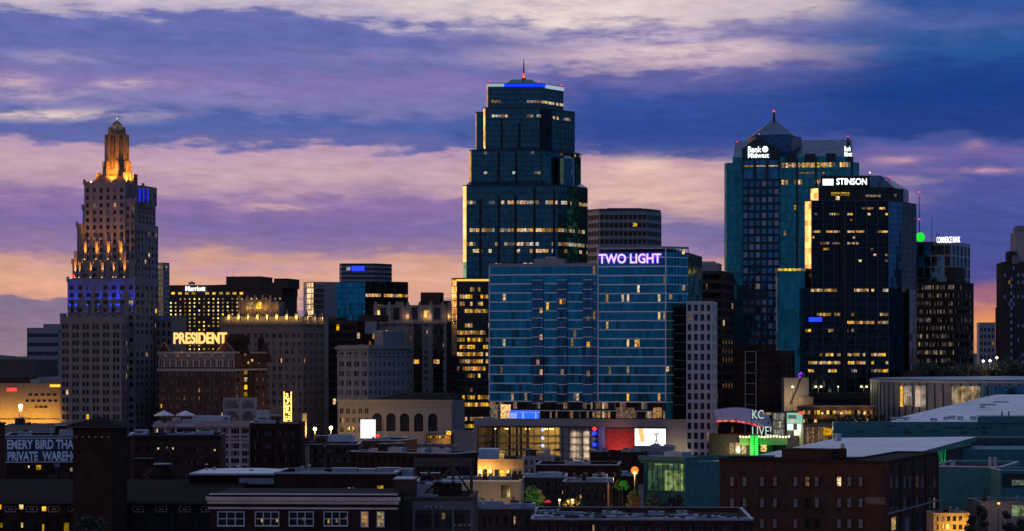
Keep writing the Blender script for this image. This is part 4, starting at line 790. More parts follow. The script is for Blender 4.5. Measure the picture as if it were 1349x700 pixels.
q = MB(); xm = b.lx(1019.5, 24); q.prism(P((990, 9), (1047, 9), (1050, 24), (1047, 40), (990, 40), (984, 24)), b.lz(176), b.lz(151), RB, [(xm + a, 24 + c) for a, c in ((-.8, -.8), (.8, -.8), (1, 0), (.8, .8), (-.8, .8), (-1, 0))]); q.build('pyramid_roof', b.root)
q = MB(); q.cyl(xm, 24, b.lz(152), b.lz(140), .7, .5, DMETAL, 8); q.ball(xm, 24, b.lz(139), .65, RED_E, 8); q.build('finial', b.root)
for p, y, r in ((1000, -1, 178), (971, 4, 187), (1117, 11, 180)): beacon(b, b.lx(p, y), y, b.lz(r), .4)
b.finish(100)
o = tag(empty('gable_sign', b.root.location, b.root.rotation_euler.z), 'white glowing two-line bank lettering with a round emblem on the dark front gable', 'sign')
lettering('Bank', 'letters', o, WHITE_E, b.lx(985.5, -2), b.lx(1003, -2), -2.2, b.lz(199.8), b.lz(192), .012); lettering('Midwest', 'letters', o, WHITE_E, b.lx(985.5, -2), b.lx(1013, -2), -2.2, b.lz(207), b.lz(200.5), .012)
q = MB(); x = b.lx(1008, -2)
q.add([(x + 1.5 * cos(2 * pi * i / 16), yy, b.lz(195.8) + 1.5 * sin(2 * pi * i / 16)) for yy in (-2.4, -2.1) for i in range(16)], [tuple(range(16)), tuple(range(31, 15, -1))] + [(i, 16 + i, 16 + (i + 1) % 16, (i + 1) % 16) for i in range(16)], WHITE_E); q.build('emblem', o)
o = tag(empty('gable_sign', b.root.location, b.root.rotation_euler.z), 'narrow white glowing bank lettering on the right end gable of the teal skyscraper', 'sign')
lettering('Bank', 'letters', o, WHITE_E, b.lx(1112.5, 1), b.lx(1121, 1), 1.3, b.lz(199), b.lz(192.5), .012); lettering('Midwest', 'letters', o, WHITE_E, b.lx(1112.5, 1), b.lx(1122.5, 1), 1.3, b.lz(206), b.lz(199.5), .012)

# ---------------------------------------------------------------- black glass tower
b = Bld('office_tower', 'black glass office tower with slanted glass crown and white law firm lettering', 1060, 1170, 1207, 1080, th=0.01, depth=46)
zt = b.lz(265); pu = P((1060.5, 3.6), (1069, 0), (1170, 0), (1188, 8), (1207, 26), (1207, 46), (1060.5, 46)); pl = P((1057, -1.6), (1170.5, -1.6), (1198, 16), (1207.5, 27), (1207.5, 46), (1057, 46))
q = MB(); q.prism(pu, b.lz(382) - .5, zt, G_DARK); q.prism(pl, -1, b.lz(380), G_DARK); q.build('curtain_wall', b.root)
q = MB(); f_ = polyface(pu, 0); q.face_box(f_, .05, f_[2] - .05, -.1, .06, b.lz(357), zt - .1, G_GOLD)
q.prism(P((1068, 5.6), (1078, 1.5), (1080, 3), (1080, 10), (1068, 10)), zt + .3, b.lz(248), G_GOLD); q.box(b.lx(1025), b.lx(1062), .5, 3, b.lz(357.5), b.lz(353.5), G_GOLD); q.build('sunset_reflection_edge', b.root)  # sunset gleam on edge, roof block and ledge put into the glass colour
q = MB(); f_ = ((b.lx(1025), .5), (1, 0), b.lx(1062) - b.lx(1025)); b.cells += [(f_, f_[2] * i / 6 + .15, f_[2] * (i + 1) / 6 - .15, b.lz(357), b.lz(354), LITY, .1) for i in range(6)]  # gold strip on the ledge drawn as a row of glowing panes
q.box(b.lx(1025), b.lx(1060), 3.01, 8, -1, b.lz(353.6), G_TEAL); q.build('link_block', b.root)
q = MB(); f_ = polyface(pl, 1); q.face_box(f_, .2, f_[2] * .72, -.1, .08, b.lz(490), b.lz(381), G_MID); f_ = polyface(pu, 2); q.face_box(f_, .1, f_[2] - .1, -.1, .08, b.lz(379), zt - .2, G_MID); q.build('blue_glass_face', b.root)
fr = MB(); FM = mat('tower_mullion', (.055, .065, .08), .5, vary=.1)
lru = {1: .12, 2: .42, 3: .05, 5: .42, 6: .08, 7: .12, 8: .2, 9: .06, 10: .08, 12: .05}; fu = polyface(pu, 1); b.curtain(fr, fu, 26, 15, b.lz(380), zt, m=FM, bar=.07, slab=.18, litrow=lru, seed=11, run=.68, hfill=.36, lits=(LITW, LITW, LITY, LITP))
b.curtain(fr, polyface(pu, 2), 6, 15, b.lz(379), zt, m=DMETAL, bar=.1, slab=.2, litrow={5: .6, 9: .3}, seed=12); b.curtain(fr, polyface(pu, 3), 8, 15, b.lz(379), zt, m=DMETAL, bar=.1, slab=.2, litrow={5: .1}, seed=13)
lrl = {0: .5, 1: .04, 3: .32, 4: .25, 5: .18, 7: .03, 8: .3, 9: .4, 10: .35, 13: .04}; fl = polyface(pl, 0); b.curtain(fr, fl, 30, 17, b.lz(560), b.lz(380), m=FM, bar=.07, slab=.18, litrow=lrl, seed=14, run=.68, hfill=.36, lits=(LITW, LITW, LITY, LITP))
for i in range(8):
    x = b.lx(1069 + i * 14.4); fr.box(x - .16, x + .16, -1.95, .1, 0, zt, FM)
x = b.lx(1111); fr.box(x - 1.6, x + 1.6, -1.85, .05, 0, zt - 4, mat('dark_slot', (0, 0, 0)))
fr.prism(pl, b.lz(380), b.lz(380) + .25, FM); fr.prism(pu, zt, zt + .3, FM); fr.build('frame', b.root)
q = MB(); q.prism(P((1077, 3), (1176, 3), (1190, 10), (1197, 22), (1197, 40), (1077, 40)), zt + .3, b.lz(247), G_BRZ); cr = q.build('crown_storey', b.root)
q = MB(); f_ = ((b.lx(1077, 3), 3), (1, 0), b.lx(1176, 3) - b.lx(1077, 3)); b.curtain(q, f_, 20, 2, zt + .3, b.lz(247), m=DMETAL, slab=.5, proud=.2); q.build('crown_frame', cr)
for p0, p1, r0, r1, m in ((1095, 1119, 253, 257, LITY), (1101, 1106, 258, 263, LITY), (1140, 1160, 255.5, 259, LITD), (1178, 1181, 255, 259, LITP)): b.cells.append((f_, b.lx(p0, 3) - f_[0][0], b.lx(p1, 3) - f_[0][0], b.lz(r1), b.lz(r0), m, .1))
q = MB(); q.prism(P((1077, 3), (1178, 3), (1197, 20), (1197, 40), (1077, 40)), b.lz(247), b.lz(230.5), G_GREY, P((1084, 3.6), (1160, 3.6), (1168, 14), (1168, 32), (1084, 32))); rf = q.build('slanted_roof', b.root)
for p, y, r in ((1085, 5, 230), (1146, 5, 229.5), (1172, 14, 233)): beacon(b, b.lx(p, y), y, b.lz(r), .4, GOLD_E if p == 1146 else RED_E)
q = MB(); q.box(b.lx(1065), b.lx(1082), -2.0, -1.65, b.lz(424), b.lz(418.5), BLUE_E); q.build('blue_lit_panel', b.root)
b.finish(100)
o = tag(empty('crown_sign', b.root.location, 0), 'white block lettering beside a white square on the slanted crown of the black glass tower', 'sign')
q = MB(); q.box(b.lx(1082, 2), b.lx(1146, 2), 2.4, 3.4, b.lz(247), b.lz(231.5), G_BRZ); q.build('panel', o); q = MB(); q.box(b.lx(1084, 2), b.lx(1098, 2), 2.2, 2.39, b.lz(243.8), b.lz(235.5), WHITE_E); q.build('emblem', o)
lettering('STINSON', 'letters', o, WHITE_E, b.lx(1102, 2), b.lx(1142, 2), 2.2, b.lz(243.2), b.lz(234.6), .015)

# ---------------------------------------------------------------- bank tower with mast, brown block, right edge
b = masonry('office_tower', 'blue-grey gridded bank tower with antenna mast and green lit ball on its roof', 1200, 1253, 1280, 318, 1260, G_GREY,
    dict(cols=6, rows=8, top=322, bot=440, ww=.86, wh=.84, lit_p=.03, darks=(G_DARK, G_MID, G_DARK)), dict(cols=5, rows=8, top=322, bot=440, ww=.86, wh=.84, lit_p=.02, darks=(G_DARK,)), th=25, depth=40, coping=GREYP)
mast(b, b.lx(1211, 6), 6, b.zt, b.lz(250), .35, (b.lz(251), b.lz(287))); mast(b, b.lx(1227.5, 6), 6, b.zt, b.lz(284), .2)
q = MB(); q.ball(b.lx(1212.5, 2), 2, b.lz(311.5), 2.5, glow('green_ball_glow', (.01, .75, .03), 1.1), 16); q.build('green_ball', b.root)
for p, h in ((1234, 303), (1237, 306), (1243, 308)): mast(b, b.lx(p, 8), 8, b.zt, b.lz(h), .3, rung=False)
b.finish()
o = tag(empty('rooftop_sign', b.root.location, b.root.rotation_euler.z), 'row of tall white letters standing on the roof of the blue-grey gridded bank tower', 'sign')
lettering('COMMERCE BANK', 'letters', o, WHITE_E, b.lx(1234, -.5), b.lx(1265, -.5), -.5, b.lz(320), b.lz(312), .004)
SKYREF = lit('sky_reflection_glow', (.9, .72, .68), .11, .8, .4)  # sky reflected in these panes imitated by a weak pinkish glow
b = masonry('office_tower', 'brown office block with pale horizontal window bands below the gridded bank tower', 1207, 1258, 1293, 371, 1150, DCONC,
    dict(cols=5, rows=17, top=373, bot=556, ww=.82, wh=.5, k=4, gap=.05, lit_p=.05, darks=(SKYREF, SKYREF, SKYREF, WINDK), litrow={1: .05, 6: .25, 8: .25}, lits=(LITD, LITD, LITD, LITW)), dict(cols=4, rows=17, top=373, bot=556, ww=.8, wh=.5, k=3, gap=.05, lit_p=.04, darks=(SKYREF, WINDK, WINDK), lits=(LITD,)), th=26, depth=34)
block(b, 'penthouse', b.w - 4.5, b.w - .5, 1, 19, b.zt - 1, b.lz(351.5), DCONC); b.finish()
b = masonry('office_building', 'small distant pale building seen in the gap below the orange sky', 1290, 1311, 1318, 425, 1600, GREYP, dict(cols=4, rows=5, top=430, bot=475, ww=.6, wh=.5), None, th=8, depth=30); b.finish()
b = masonry('art_deco_tower', 'dark stone tower cut off by the right edge of the view', 1321, 1362, 1375, 345, 1100, DCONC, dict(cols=7, rows=18, top=348, bot=520, ww=.4, wh=.5, lit_p=.01, darks=(WINDK, WINDK, WINSK)), None, th=6, depth=30)
block(b, 'upper_shaft', b.lx(1337, 3), b.lx(1362, 3), 1, 24, b.zt - 1, b.lz(305), PALE); block(b, 'upper_shaft', b.lx(1340, 3), b.lx(1360, 3), 4, 20, b.lz(305), b.lz(297), LIME); block(b, 'setback', b.lx(1314), b.lx(1330), -4, 10, -1, b.lz(405), DCONC); block(b, 'setback', b.lx(1328), b.lx(1340), .5, 12, b.zt - 1, b.lz(331), DCONC); block(b, 'setback', b.lx(1333), b.lx(1342), -.5, 10, b.zt - 1, b.lz(337), LIME)
x = b.lx(1330); fb = ((b.lx(1327), 0), (1, 0), 4)
for i in range(12): b.cells.insert(0, (((0, 0), (1, 0), b.w), b.lx(1331), b.lx(1333.5), b.lz(370 + i * 9.5), b.lz(365 + i * 9.5), WINSK, .1))
b.finish()
for xl, xc, xr, top, Y, m, lab in ((967, 998, 1021, 455, 1010, DARKB, 'dark brown brick tower with a pale framed stair column in front of the teal skyscraper'), (1005, 1030, 1059, 462, 1060, BROWNB, 'brown brick block at the foot of the black glass tower')):
    b = masonry('brick_building', lab, xl, xc, xr, top, Y, m, dict(cols=6, rows=10, top=top + 6, bot=560, ww=.45, wh=.5, lit_p=.01), dict(cols=5, rows=10, top=top + 6, bot=560, ww=.4, wh=.5, lit_p=.01), th=20)
    if xl == 967:
        q = MB()
        for p in (982, 996): x = b.lx(p); q.box(x - .2, x + .2, -.3, .1, 0, b.lz(463), PALE)
        for r in range(463, 560, 14): q.box(b.lx(982), b.lx(996), -.28, .1, b.lz(r) - .3, b.lz(r), PALE)
        q.build('stair_frame', b.root)
    b.finish()
# left edge
b = masonry('office_building', 'grey office block with long horizontal window bands at the far left', 35.5, 78, 95, 432, 1320, GREYP, dict(cols=4, rows=7, top=436, bot=520, ww=.96, wh=.42, k=6, gap=.04, lit_p=.0, litrow={5: .35}, lits=(LITP,)), None, th=6, depth=30)
block(b, 'penthouse', b.lx(57), b.lx(92), .1, 20, b.zt - 1, b.lz(427), GREYP); b.finish()
b = masonry('office_building', 'dark low flat-roofed building at the left edge behind the lit garage', -20, 45, 60, 474, 1120, mat('dark_panel', (.05, .06, .07), .7), None, None, th=10, depth=30); b.finish()
block(b, 'penthouse', b.lx(38), b.lx(80), 1, 16, 0, b.lz(497), GREYP)

# ================================================================ low town between the towers and the camera
LOW = []
def simple(name, label, xl, xc, xr, top, Y, m, **k):
    fin = k.pop('fin', True)
    if 'th' not in k:      # turn the block on its street so that the side the photo shows has a sensible depth
        def dep(t):
            a = R(t); kr = (xr - CX) / F; dn = sin(a) - kr * cos(a); return (kr * Y - px(xc, Y)) / dn if dn > 1e-4 else 1e6
        D = k.get('depth') or 16; k['th'] = min((t / 4 for t in range(-60, 160)), key=lambda t: abs(dep(t) - D)); k['depth'] = D
    cl = k.pop('clut', None)
    b = masonry(name, label, xl, xc, xr, top, Y, m, k.pop('fr', None), k.pop('sd', None), **k)
    if name in ('brick_building', 'industrial_building', 'brick_warehouse', 'office_building') and Y < 800: LOW.append((b, cl or max(3, int(b.w / 5))))
    if fin: b.finish()
    return b
def winrow(b, pts, w, h, m, frame=None, y=0, bars=0):
    "separate windows at photo positions, each set in a recess frame on the front face"
    for p in pts:
        pxx, r = p[0], p[1]; mm = p[2] if len(p) > 2 else m; ww = p[3] if len(p) > 3 else w; hh = p[4] if len(p) > 4 else h
        x = b.lx(pxx, y); z = b.lz(r, x, y); sc_ = b.Y / F; a, c = ww * sc_ / 2, hh * sc_ / 2
        q = MB(); q.box(-a, a, -.05, .1, -c, c, mm); o = q.build('window', b.root, (x, y - .03, z))
        if frame:
            q = MB(); t = .11
            q.box(-a - t, a + t, -.14, .08, -c - t * 1.6, -c, frame); q.box(-a - t, a + t, -.12, .08, c, c + t, frame); q.box(-a - t, -a, -.12, .08, -c, c, frame); q.box(a, a + t, -.12, .08, -c, c, frame)
            for i in range(1, bars + 1): x_ = -a + 2 * a * i / (bars + 1); q.box(x_ - .06, x_ + .06, -.12, .0, -c, c, frame)
            q.box(-a, a, -.10, .0, -.05, .05, frame); q.build('frame', o)
def tree(name, label, p, rtop, rbase, Y, wpx, col, n=700, seed=1, group=None, trunk=True, leaf=.22, cone=0.):
    rnd = random.Random(seed); x, z0, z1 = px(p, Y), max(pz(rbase, Y), 0), pz(rtop, Y); rw = wpx * Y / F / 2
    root = tag(empty(name, (x, Y, 0)), label, 'tree', group); lm = mat('foliage_' + str(col), col, .8, vary=.5, scale=.6); tm = mat('bark', (.05, .04, .03), .9)
    h = z1; cb = max(z0, h - max(rw * 3.2, 2)) if not cone else z0
    q = MB(); q.cyl(0, 0, 0, cb + (h - cb) * .55, .05 * rw + .1, .05, tm, 7)
    for i in range(6):
        a = rnd.uniform(0, 2 * pi); q.bar((0, 0, cb + (h - cb) * rnd.uniform(.0, .4)), (rw * .7 * cos(a), rw * .7 * sin(a), cb + (h - cb) * rnd.uniform(.4, .8)), .05 + .012 * rw, tm, 5)
    q.build('trunk', root); q = MB(); clumps = []
    for i in range(11):
        t = rnd.uniform(.08, .92); rr = rw * ((1 - t) * .9 + .1 if cone else (1 - (2 * t - 1) ** 2) ** .5) * rnd.uniform(.35, .85); a = rnd.uniform(0, 2 * pi)
        clumps.append((rr * cos(a), rr * sin(a), cb + (h - cb) * t, rw * rnd.uniform(.28, .5)))
    for i in range(n):
        c = rnd.choice(clumps); v_ = Vector((rnd.gauss(0, 1), rnd.gauss(0, 1), rnd.gauss(0, .8))).normalized() * c[3] * rnd.random() ** .4
        o_ = Vector(c[:3]) + v_; a = Vector((rnd.gauss(0, 1), rnd.gauss(0, 1), rnd.gauss(0, 1))).normalized(); e = a.orthogonal().normalized(); s_ = leaf * rnd.uniform(.6, 1.5)
        q.add([o_ + a * s_, o_ + e * s_ * .7, o_ - a * s_, o_ - e * s_ * .7], [(0, 1, 2, 3)], lm)
    q.build('crown', root); return root
def street_lamp(label, p, r, Y, m, col, power, rb=None, rad=.35, twin=False, group=None, name='street_lamp', lattice=False):
    x, z = px(p, Y), pz(r, Y); root = tag(empty(name, (x, Y, 0)), label, 'lamp', group); q = MB()
    if lattice:
        for a, c in ((-.7, -.7), (.7, -.7), (.7, .7), (-.7, .7)): q.bar((a, c, 0), (a * .7, c * .7, z), .12, STEELR)
        zz = .5; k = 1
        while zz < z - 1.5: q.bar((-.7 * k, -.7, zz), (.7 * k, -.7, zz + 1.5), .08, STEELR); zz += 1.5; k = -k
    else: q.cyl(0, 0, 0, z + .2, .14, .09, DMETAL, 8)
    q.build('pole', root)
    for s_ in ((-1, 1) if twin else (0,)):
        q = MB(); q.box(s_ * 1.1 - .35, s_ * 1.1 + .35, -.9, .2, z + .05, z + .3, DMETAL); h_ = q.build('lamp_head', root)
        q = MB(); q.ball(s_ * 1.1, -.5, z - .1, rad, m, 8); q.build('bulb', h_)
        if power: lamp('POINT', root, (s_ * 1.1, -.8, z - .1 - rad * 1.3), col, power / (2 if twin else 1), rad)
    return root
AMB = (1, .5, .12)

# ---- far low blocks
b = simple('parking_garage', 'tan parking garage lit orange by a mast lamp at the left edge', -20, 80, 90, 505, 1000, TANB, fin=False)
winrow(b, [(40 + 8 * i, 520) for i in range(5)] + [(36 + 7.5 * i, 528) for i in range(6)] + [(42 + 6 * i, 536, LITW if i < 2 else WINDK) for i in range(4)], 5, 3.2, WINDK)
q = MB(); q.box(0, b.w, -.4, .4, b.lz(553), b.lz(551.5), DMETAL); q.box(b.lx(-10), b.lx(40), 4, 12, b.zt - 1, b.lz(497), DCONC); q.box(b.lx(38), b.lx(50), 3, 8, b.zt - 1, b.lz(500), METAL); q.build('roof_parts', b.root); b.finish()
for p, pw in ((27, 2800), (62, 3600), (-4, 2800)): lamp('SPOT', b.root, (b.lx(p), -9, b.lz(560)), (1, .50, .06), pw * 3.2, .6, 120, (0, 1, .25))
o = tag(empty('wall_sign', b.root.location, b.root.rotation_euler.z), 'small red lit sign on the top of the tan parking garage', 'sign'); q = MB(); q.box(b.lx(9), b.lx(22), -.5, -.1, b.lz(516), b.lz(511), glow('red_sign_glow', (1, .05, .05), 1.2)); q.build('panel', o)
q = MB()
for k in range(6): q.box(b.lx(10.5 + k * 1.8), b.lx(11.5 + k * 1.8), -.56, -.51, b.lz(514.2), b.lz(512.8), WPAINT)
q.build('letter_marks', o)
o = tag(empty('wall_sign', b.root.location, b.root.rotation_euler.z), 'small amber lit sign at the right top corner of the tan parking garage', 'sign'); q = MB(); q.box(b.lx(66), b.lx(79.5), -.5, -.1, b.lz(510), b.lz(506.8), glow('amber_sign_glow', (1, .5, .05), 1.6)); q.build('panel', o)
street_lamp('tall lattice mast with one bright white lamp before the tan garage', 27.5, 535, 940, glow('mast_lamp_glow', (1, .85, .55), 10), (1, .6, .25), 6000, rad=.85, lattice=True)

# ---- president hotel: dark red brick, stone frieze, court at the right
b = masonry('hotel', 'dark red brick hotel with pale stone gabled frieze below the golden roof sign', 209, 309, 362, 463, 980, HOTELB,
    dict(cols=10, rows=11, top=488, bot=605, ww=.52, wh=.50, k=2, gap=.5, lit_p=.05, darks=(WINBL, WINDK, WINBL), seed=4), dict(cols=5, rows=11, top=484, bot=605, ww=.4, wh=.5, lit_p=.03, darks=(WINDK, WINBL)), th=20, depth=30,
    cornice=[(486, .8, .6, PALE), (463.5, .7, .4, PALE)])
q = MB(); f_ = b.front(); b.grid(q, ((0, -.12), (1, 0), b.w), 13, 1, b.lz(484), b.lz(474), ww=.62, wh=.92, k=2, gap=.4, m=PALE, t=.5, lit_p=0); q.box(0, b.w, -.1, .4, b.lz(474), b.lz(464.5), BUFF); q.build('frieze', b.root)
for i in range(6): q = MB(); x = b.w * (i + .6) / 6.4; q.cyl(x, -.1, b.lz(471), b.lz(466.5), .8, .8, PALE, 10); q.build('medallion', b.root)
for p0, p1, y in ((209, 224, 0), (286, 309, 0)):
    q = MB(); x0, x1 = b.lx(p0, y), b.lx(p1, y); q.prism([(x0, y - .2), (x1, y - .2), (x1, y + 2), (x0, y + 2)], b.zt, b.lz(451), REDB, [((x0 + x1) / 2 - .3, y - .2), ((x0 + x1) / 2 + .3, y - .2), ((x0 + x1) / 2 + .3, y + 2), ((x0 + x1) / 2 - .3, y + 2)])
    for a, c in ((x0, (x0 + x1) / 2), (x1, (x0 + x1) / 2)): q.bar((a, y - .25, b.zt), (c, y - .25, b.lz(450.5)), .22, BUFF)
    q.build('gable', b.root)
q = MB(); x = b.w; ya, yb = b.ly(339), b.ly(358); q.prism([(x - .5, ya), (x + .3, ya), (x + .3, yb), (x - .5, yb)], b.lz(478), b.lz(451, x, 10), REDB, [(x - .5, ya + (yb - ya) * .42), (x + .3, ya + (yb - ya) * .42), (x + .3, ya + (yb - ya) * .58), (x - .5, ya + (yb - ya) * .58)]); q.build('gable', b.root)
block(b, 'chimney', b.w - 2, b.w - .8, b.ly(345), b.ly(350), b.zt, b.lz(445, y=10), DARKB)
q = MB(); q.box(b.w - .2, b.w + .06, b.ly(320), b.ly(336), 0, b.lz(484), mat('court_shadow_brick', (.02, .012, .012), .9)); q.build('court', b.root)  # shade of the recessed court painted as a dark flat sheet
for r in (491, 500.5, 510.5, 520): b.cells.insert(0, (((b.w, 0), (0, 1), b.d), b.ly(321.5), b.ly(325.5), b.lz(r + 2.8, y=5), b.lz(r - 3, y=5), LITY, .12))
for p, r in ((323, 467), (327, 478), (332, 475), (341, 478)): b.cells.insert(0, (((b.w, 0), (0, 1), b.d), b.ly(p - 1), b.ly(p + 1), b.lz(r + 1.6, y=8), b.lz(r - 1.6, y=8), LITY, .12))
q = MB()
for i in range(9): a = 2 * pi * i / 9; q.ball(b.lx(313, 8) + 3.4 * cos(a), 8 + 2.6 * sin(a), b.lz(449, y=8), 2.2, DARKB, 8)
q.cyl(b.lx(313, 8), 8, b.zt - 1, b.lz(441, y=8), 5.2, 2.6, DARKB, 12); q.build('domed_tank', b.root)
mast(b, b.lx(210, 2), 2, b.zt, b.lz(428), .14, rung=False); b.finish(100)
o = tag(empty('rooftop_sign', b.root.location, b.root.rotation_euler.z), 'golden bulb-lit hotel letters on a steel frame over the dark red brick hotel', 'sign')
lettering('PRESIDENT', 'letters', o, glow('gold_sign_glow', (1, .68, .24), 1.25), b.lx(229.5, 2), b.lx(298, 2), 1.8, b.lz(452.5, y=2), b.lz(438.5, y=2), .012, .3)
lettering('PRESIDENT', 'letter_edges', o, glow('gold_sign_edge', (1, .45, .05), 1.3), b.lx(228.6, 2), b.lx(299, 2), 2.15, b.lz(453.3, y=2), b.lz(437.7, y=2), .035, .3)
q = MB()
for i in range(14): x = b.lx(229 + i * 5.3, 3); q.box(x - .1, x + .1, 2.6, 2.8, b.zt, b.lz(438, y=2), STEELR); q.bar((x, 5, b.zt), (x, 2.8, b.lz(445, y=2)), .08, STEELR)
for r in (454.5, 446, 438.2): q.box(b.lx(228, 2), b.lx(299, 2), 2.45, 2.58, b.lz(r, y=2) - .1, b.lz(r, y=2) + .1, STEELR)
q.build('sign_frame', o)
for p in (240, 264, 288): lamp('POINT', o, (b.lx(p, 0), -1.5, b.lz(456, y=0)), (1, .6, .15), 220, .5)
o = tag(empty('marquee_sign', (px(379, 960), 960, 0)), 'tall narrow vertical theatre marquee covered in gold bulbs beside the brick hotel', 'sign'); Y = 960; sc_ = Y / F
q = MB(); q.box(-5.5 * sc_, 5.5 * sc_, .1, .9, pz(556, Y), pz(516, Y), DMETAL); q.prism([(-6 * sc_, .1), (6 * sc_, .1), (6 * sc_, .9), (-6 * sc_, .9)], pz(522, Y), pz(515, Y), DMETAL, [(-4 * sc_, .1), (4 * sc_, .1), (4 * sc_, .9), (-4 * sc_, .9)]); q.build('blade', o)
q = MB(); rnd = random.Random(8)
for r in range(517, 557, 2):
    for a in (-4.6, 4.6): q.ball(a * sc_, 0, pz(r, Y), .27, GOLD_E, 6)
for r in range(519, 556, 3):
    for a in (-2, 0, 2):
        if rnd.random() < .75: q.ball(a * sc_ + rnd.uniform(-.1, .1), 0, pz(r + rnd.random(), Y), .33, GOLD_E, 6)
q.build('bulbs', o, kind='stuff'); lamp('POINT', o, (0, -4, pz(545, Y)), (1, .6, .12), 900, 1)
b = simple('theatre_building', 'low stone theatre block with curved gable behind the bulb marquee', 352, 398, 404, 545, 970, BUFF, th=10)
q = MB(); n = 12; r_ = b.lx(374) - b.lx(363); xm = b.lx(365); pts = [(xm + r_ * cos(pi * i / n), b.zt + r_ * .85 * sin(pi * i / n)) for i in range(n + 1)]
q.add([(a, -.3, c) for a, c in pts] + [(a, 3, c) for a, c in pts], [tuple(range(n, -1, -1)), tuple(range(n + 1, 2 * n + 2))] + [(i, i + 1, n + 2 + i, n + 1 + i) for i in range(n)], BUFF); q.build('gable', b.root)
for p, r, s in ((415, 565, 'left'), (436, 563.5, 'right')):
    street_lamp('yellow lamp glowing at street level, %s of two under the terracotta hotel' % s, p, r, 980, WARM_E, (1, .58, .12), 9000, rad=.75)

# ---- umbrella terrace building and its neighbours
b = simple('office_building', 'cream terracotta building with patio umbrellas on its roof terrace', 203, 331, 334, 557, 620, CREAM,
    fr=dict(cols=9, rows=6, top=563, bot=622, ww=.74, wh=.66, k=3, gap=.12, lit_p=.0, darks=(WINBL, WINDK, WINDK), litset={(0, 0)}, lits=(LITY,)), cornice=[(559.5, .5, .5, CREAM), (577, .4, .25, CREAM)], units=2, coping=CREAM)
for i, (p, lab) in enumerate(((216, 'white patio umbrella on the roof terrace, nearer the limestone tower'), (244.5, 'white patio umbrella on the roof terrace, nearer the lattice frame'))):
    x, z = b.lx(p, 4), b.zt; rt = empty('patio_umbrella', (b.root.matrix_world @ Vector((0, 0, 0)))); rt.location = (px(p, 625), 625, z - .7); tag(rt, lab, 'umbrella', 'white umbrellas on the roof terrace')
    q = MB(); q.cyl(0, 0, 0, 3.3, .06, .06, DMETAL, 6); q.build('pole', rt); q = MB(); q.cyl(0, 0, 2.55, 3.7, 2.65, .1, mat('umbrella_canvas', (.66, .62, .66), .8, vary=.1), 8); q.cyl(0, 0, 2.3, 2.55, 2.65, 2.65, mat('umbrella_canvas', (0, 0, 0)), 8); q.build('canopy', rt)
o = tag(empty('roof_canopy', (px(278, 628), 628, b.zt - .8)), 'long low white awning on the roof terrace beside the umbrellas', 'awning'); q = MB(); q.box(-5, 4.6, 0, 3, 1.0, 2.1, WPAINT); q.prism([(-5.1, -.1), (4.7, -.1), (4.7, 3), (-5.1, 3)], 2.1, 2.3, WPAINT); q.build('canvas', o); q = MB()
for x in (-4.8, 0, 4.4): q.box(x - .06, x + .06, .1, .2, 0, 1., DMETAL)
q.build('post', o)
o = tag(empty('roof_canopy', (px(231, 626.5), 626.5, b.zt - .8)), 'small white awning on the roof terrace under the umbrellas', 'awning'); q = MB(); q.prism([(-1.1, 0), (1.1, 0), (1.1, 2), (-1.1, 2)], .9, 1.8, WPAINT, [(-.8, .2), (.9, .2), (1.1, 2), (-1.1, 2)]); q.build('canvas', o); q = MB(); q.box(-.9, -.8, .2, .3, 0, .9, DMETAL); q.box(.8, .9, .2, .3, 0, .9, DMETAL); q.build('post', o)
Y = 650; o = tag(empty('concrete_frame', (px(294, Y), Y, 0)), 'white concrete frame with four rounded openings behind the roof terrace', 'frame'); sc_ = Y / F; q = MB(); L = 44 * sc_
for p0, p1 in ((0, 2.4), (21, 25), (41, 44)): q.box(p0 * sc_, p1 * sc_, 0, 1, 0, pz(525, Y), PALE)
for r0, r1 in ((527.5, 524), (542, 538.5)):
    q.box(0.01, L - .01, .01, 1.01, pz(r0, Y), pz(r1, Y), PALE)
    for p0, p1 in ((2.4, 21), (25, 41)):
        for s_, e in ((p0, 1), (p1, -1)): q.prism([(s_ * sc_, .02), ((s_ + e * 4) * sc_, .02), ((s_ + e * 4) * sc_, .99), (s_ * sc_, .99)][::e], pz(r0 + 3.5, Y), [pz(r0 - .1, Y)] * 4, PALE, [((s_ + (0 if k in (0, 3) else e * 4)) * sc_, y_) for k, y_ in ((0, .02), (1, .02), (2, .99), (3, .99))][::e]) if False else q.bar((s_ * sc_, .5, pz(r0 + 4, Y)), ((s_ + e * 4) * sc_, .5, pz(r0, Y)), .45, PALE)
q.box(0, L, 2.2, 2.6, 0, pz(525.5, Y), CONC); q.build('frame', o)
b = simple('stair_tower', 'small pale blue-white roof box right of the concrete frame', 338, 348, 352, 541, 640, METAL, th=10, depth=5)
b = simple('brick_building', 'dark brick block with rows of pale paired windows below the marquee', 329, 397, 402, 558, 540, DARKB, fr=dict(cols=4, rows=4, top=563, bot=630, ww=.7, wh=.5, k=4, gap=.6, lit_p=0, darks=(WINBL, WINSK, WINDK, WINDK)), units=2)
b = simple('brick_building', 'wide dark red brick block with black parapet below the cream building', 163, 291, 297, 573, 500, REDB, fin=False, fr=dict(cols=5, rows=3, top=584, bot=634, ww=.7, wh=.42, k=5, gap=.8, lit_p=.0, darks=(WINDK, WINBL, WINDK)), coping=DMETAL, units=5)
q = MB(); q.box(-.1, b.w + .1, -.15, .02, b.lz(580), b.zt - .26, TAR); q.build('parapet', b.root); q = MB(); q.box(b.lx(172), b.lx(202), -.5, -.2, b.lz(604), b.lz(603), METAL); q.build('pipe', b.root)
winrow(b, [(283, 593, LITY), (168, 590, LITP), (208.5, 591, LITP), (220, 590, LITP), (169, 614, LITY), (228, 591, LITP)], 2, 2.6, LITY); b.finish()
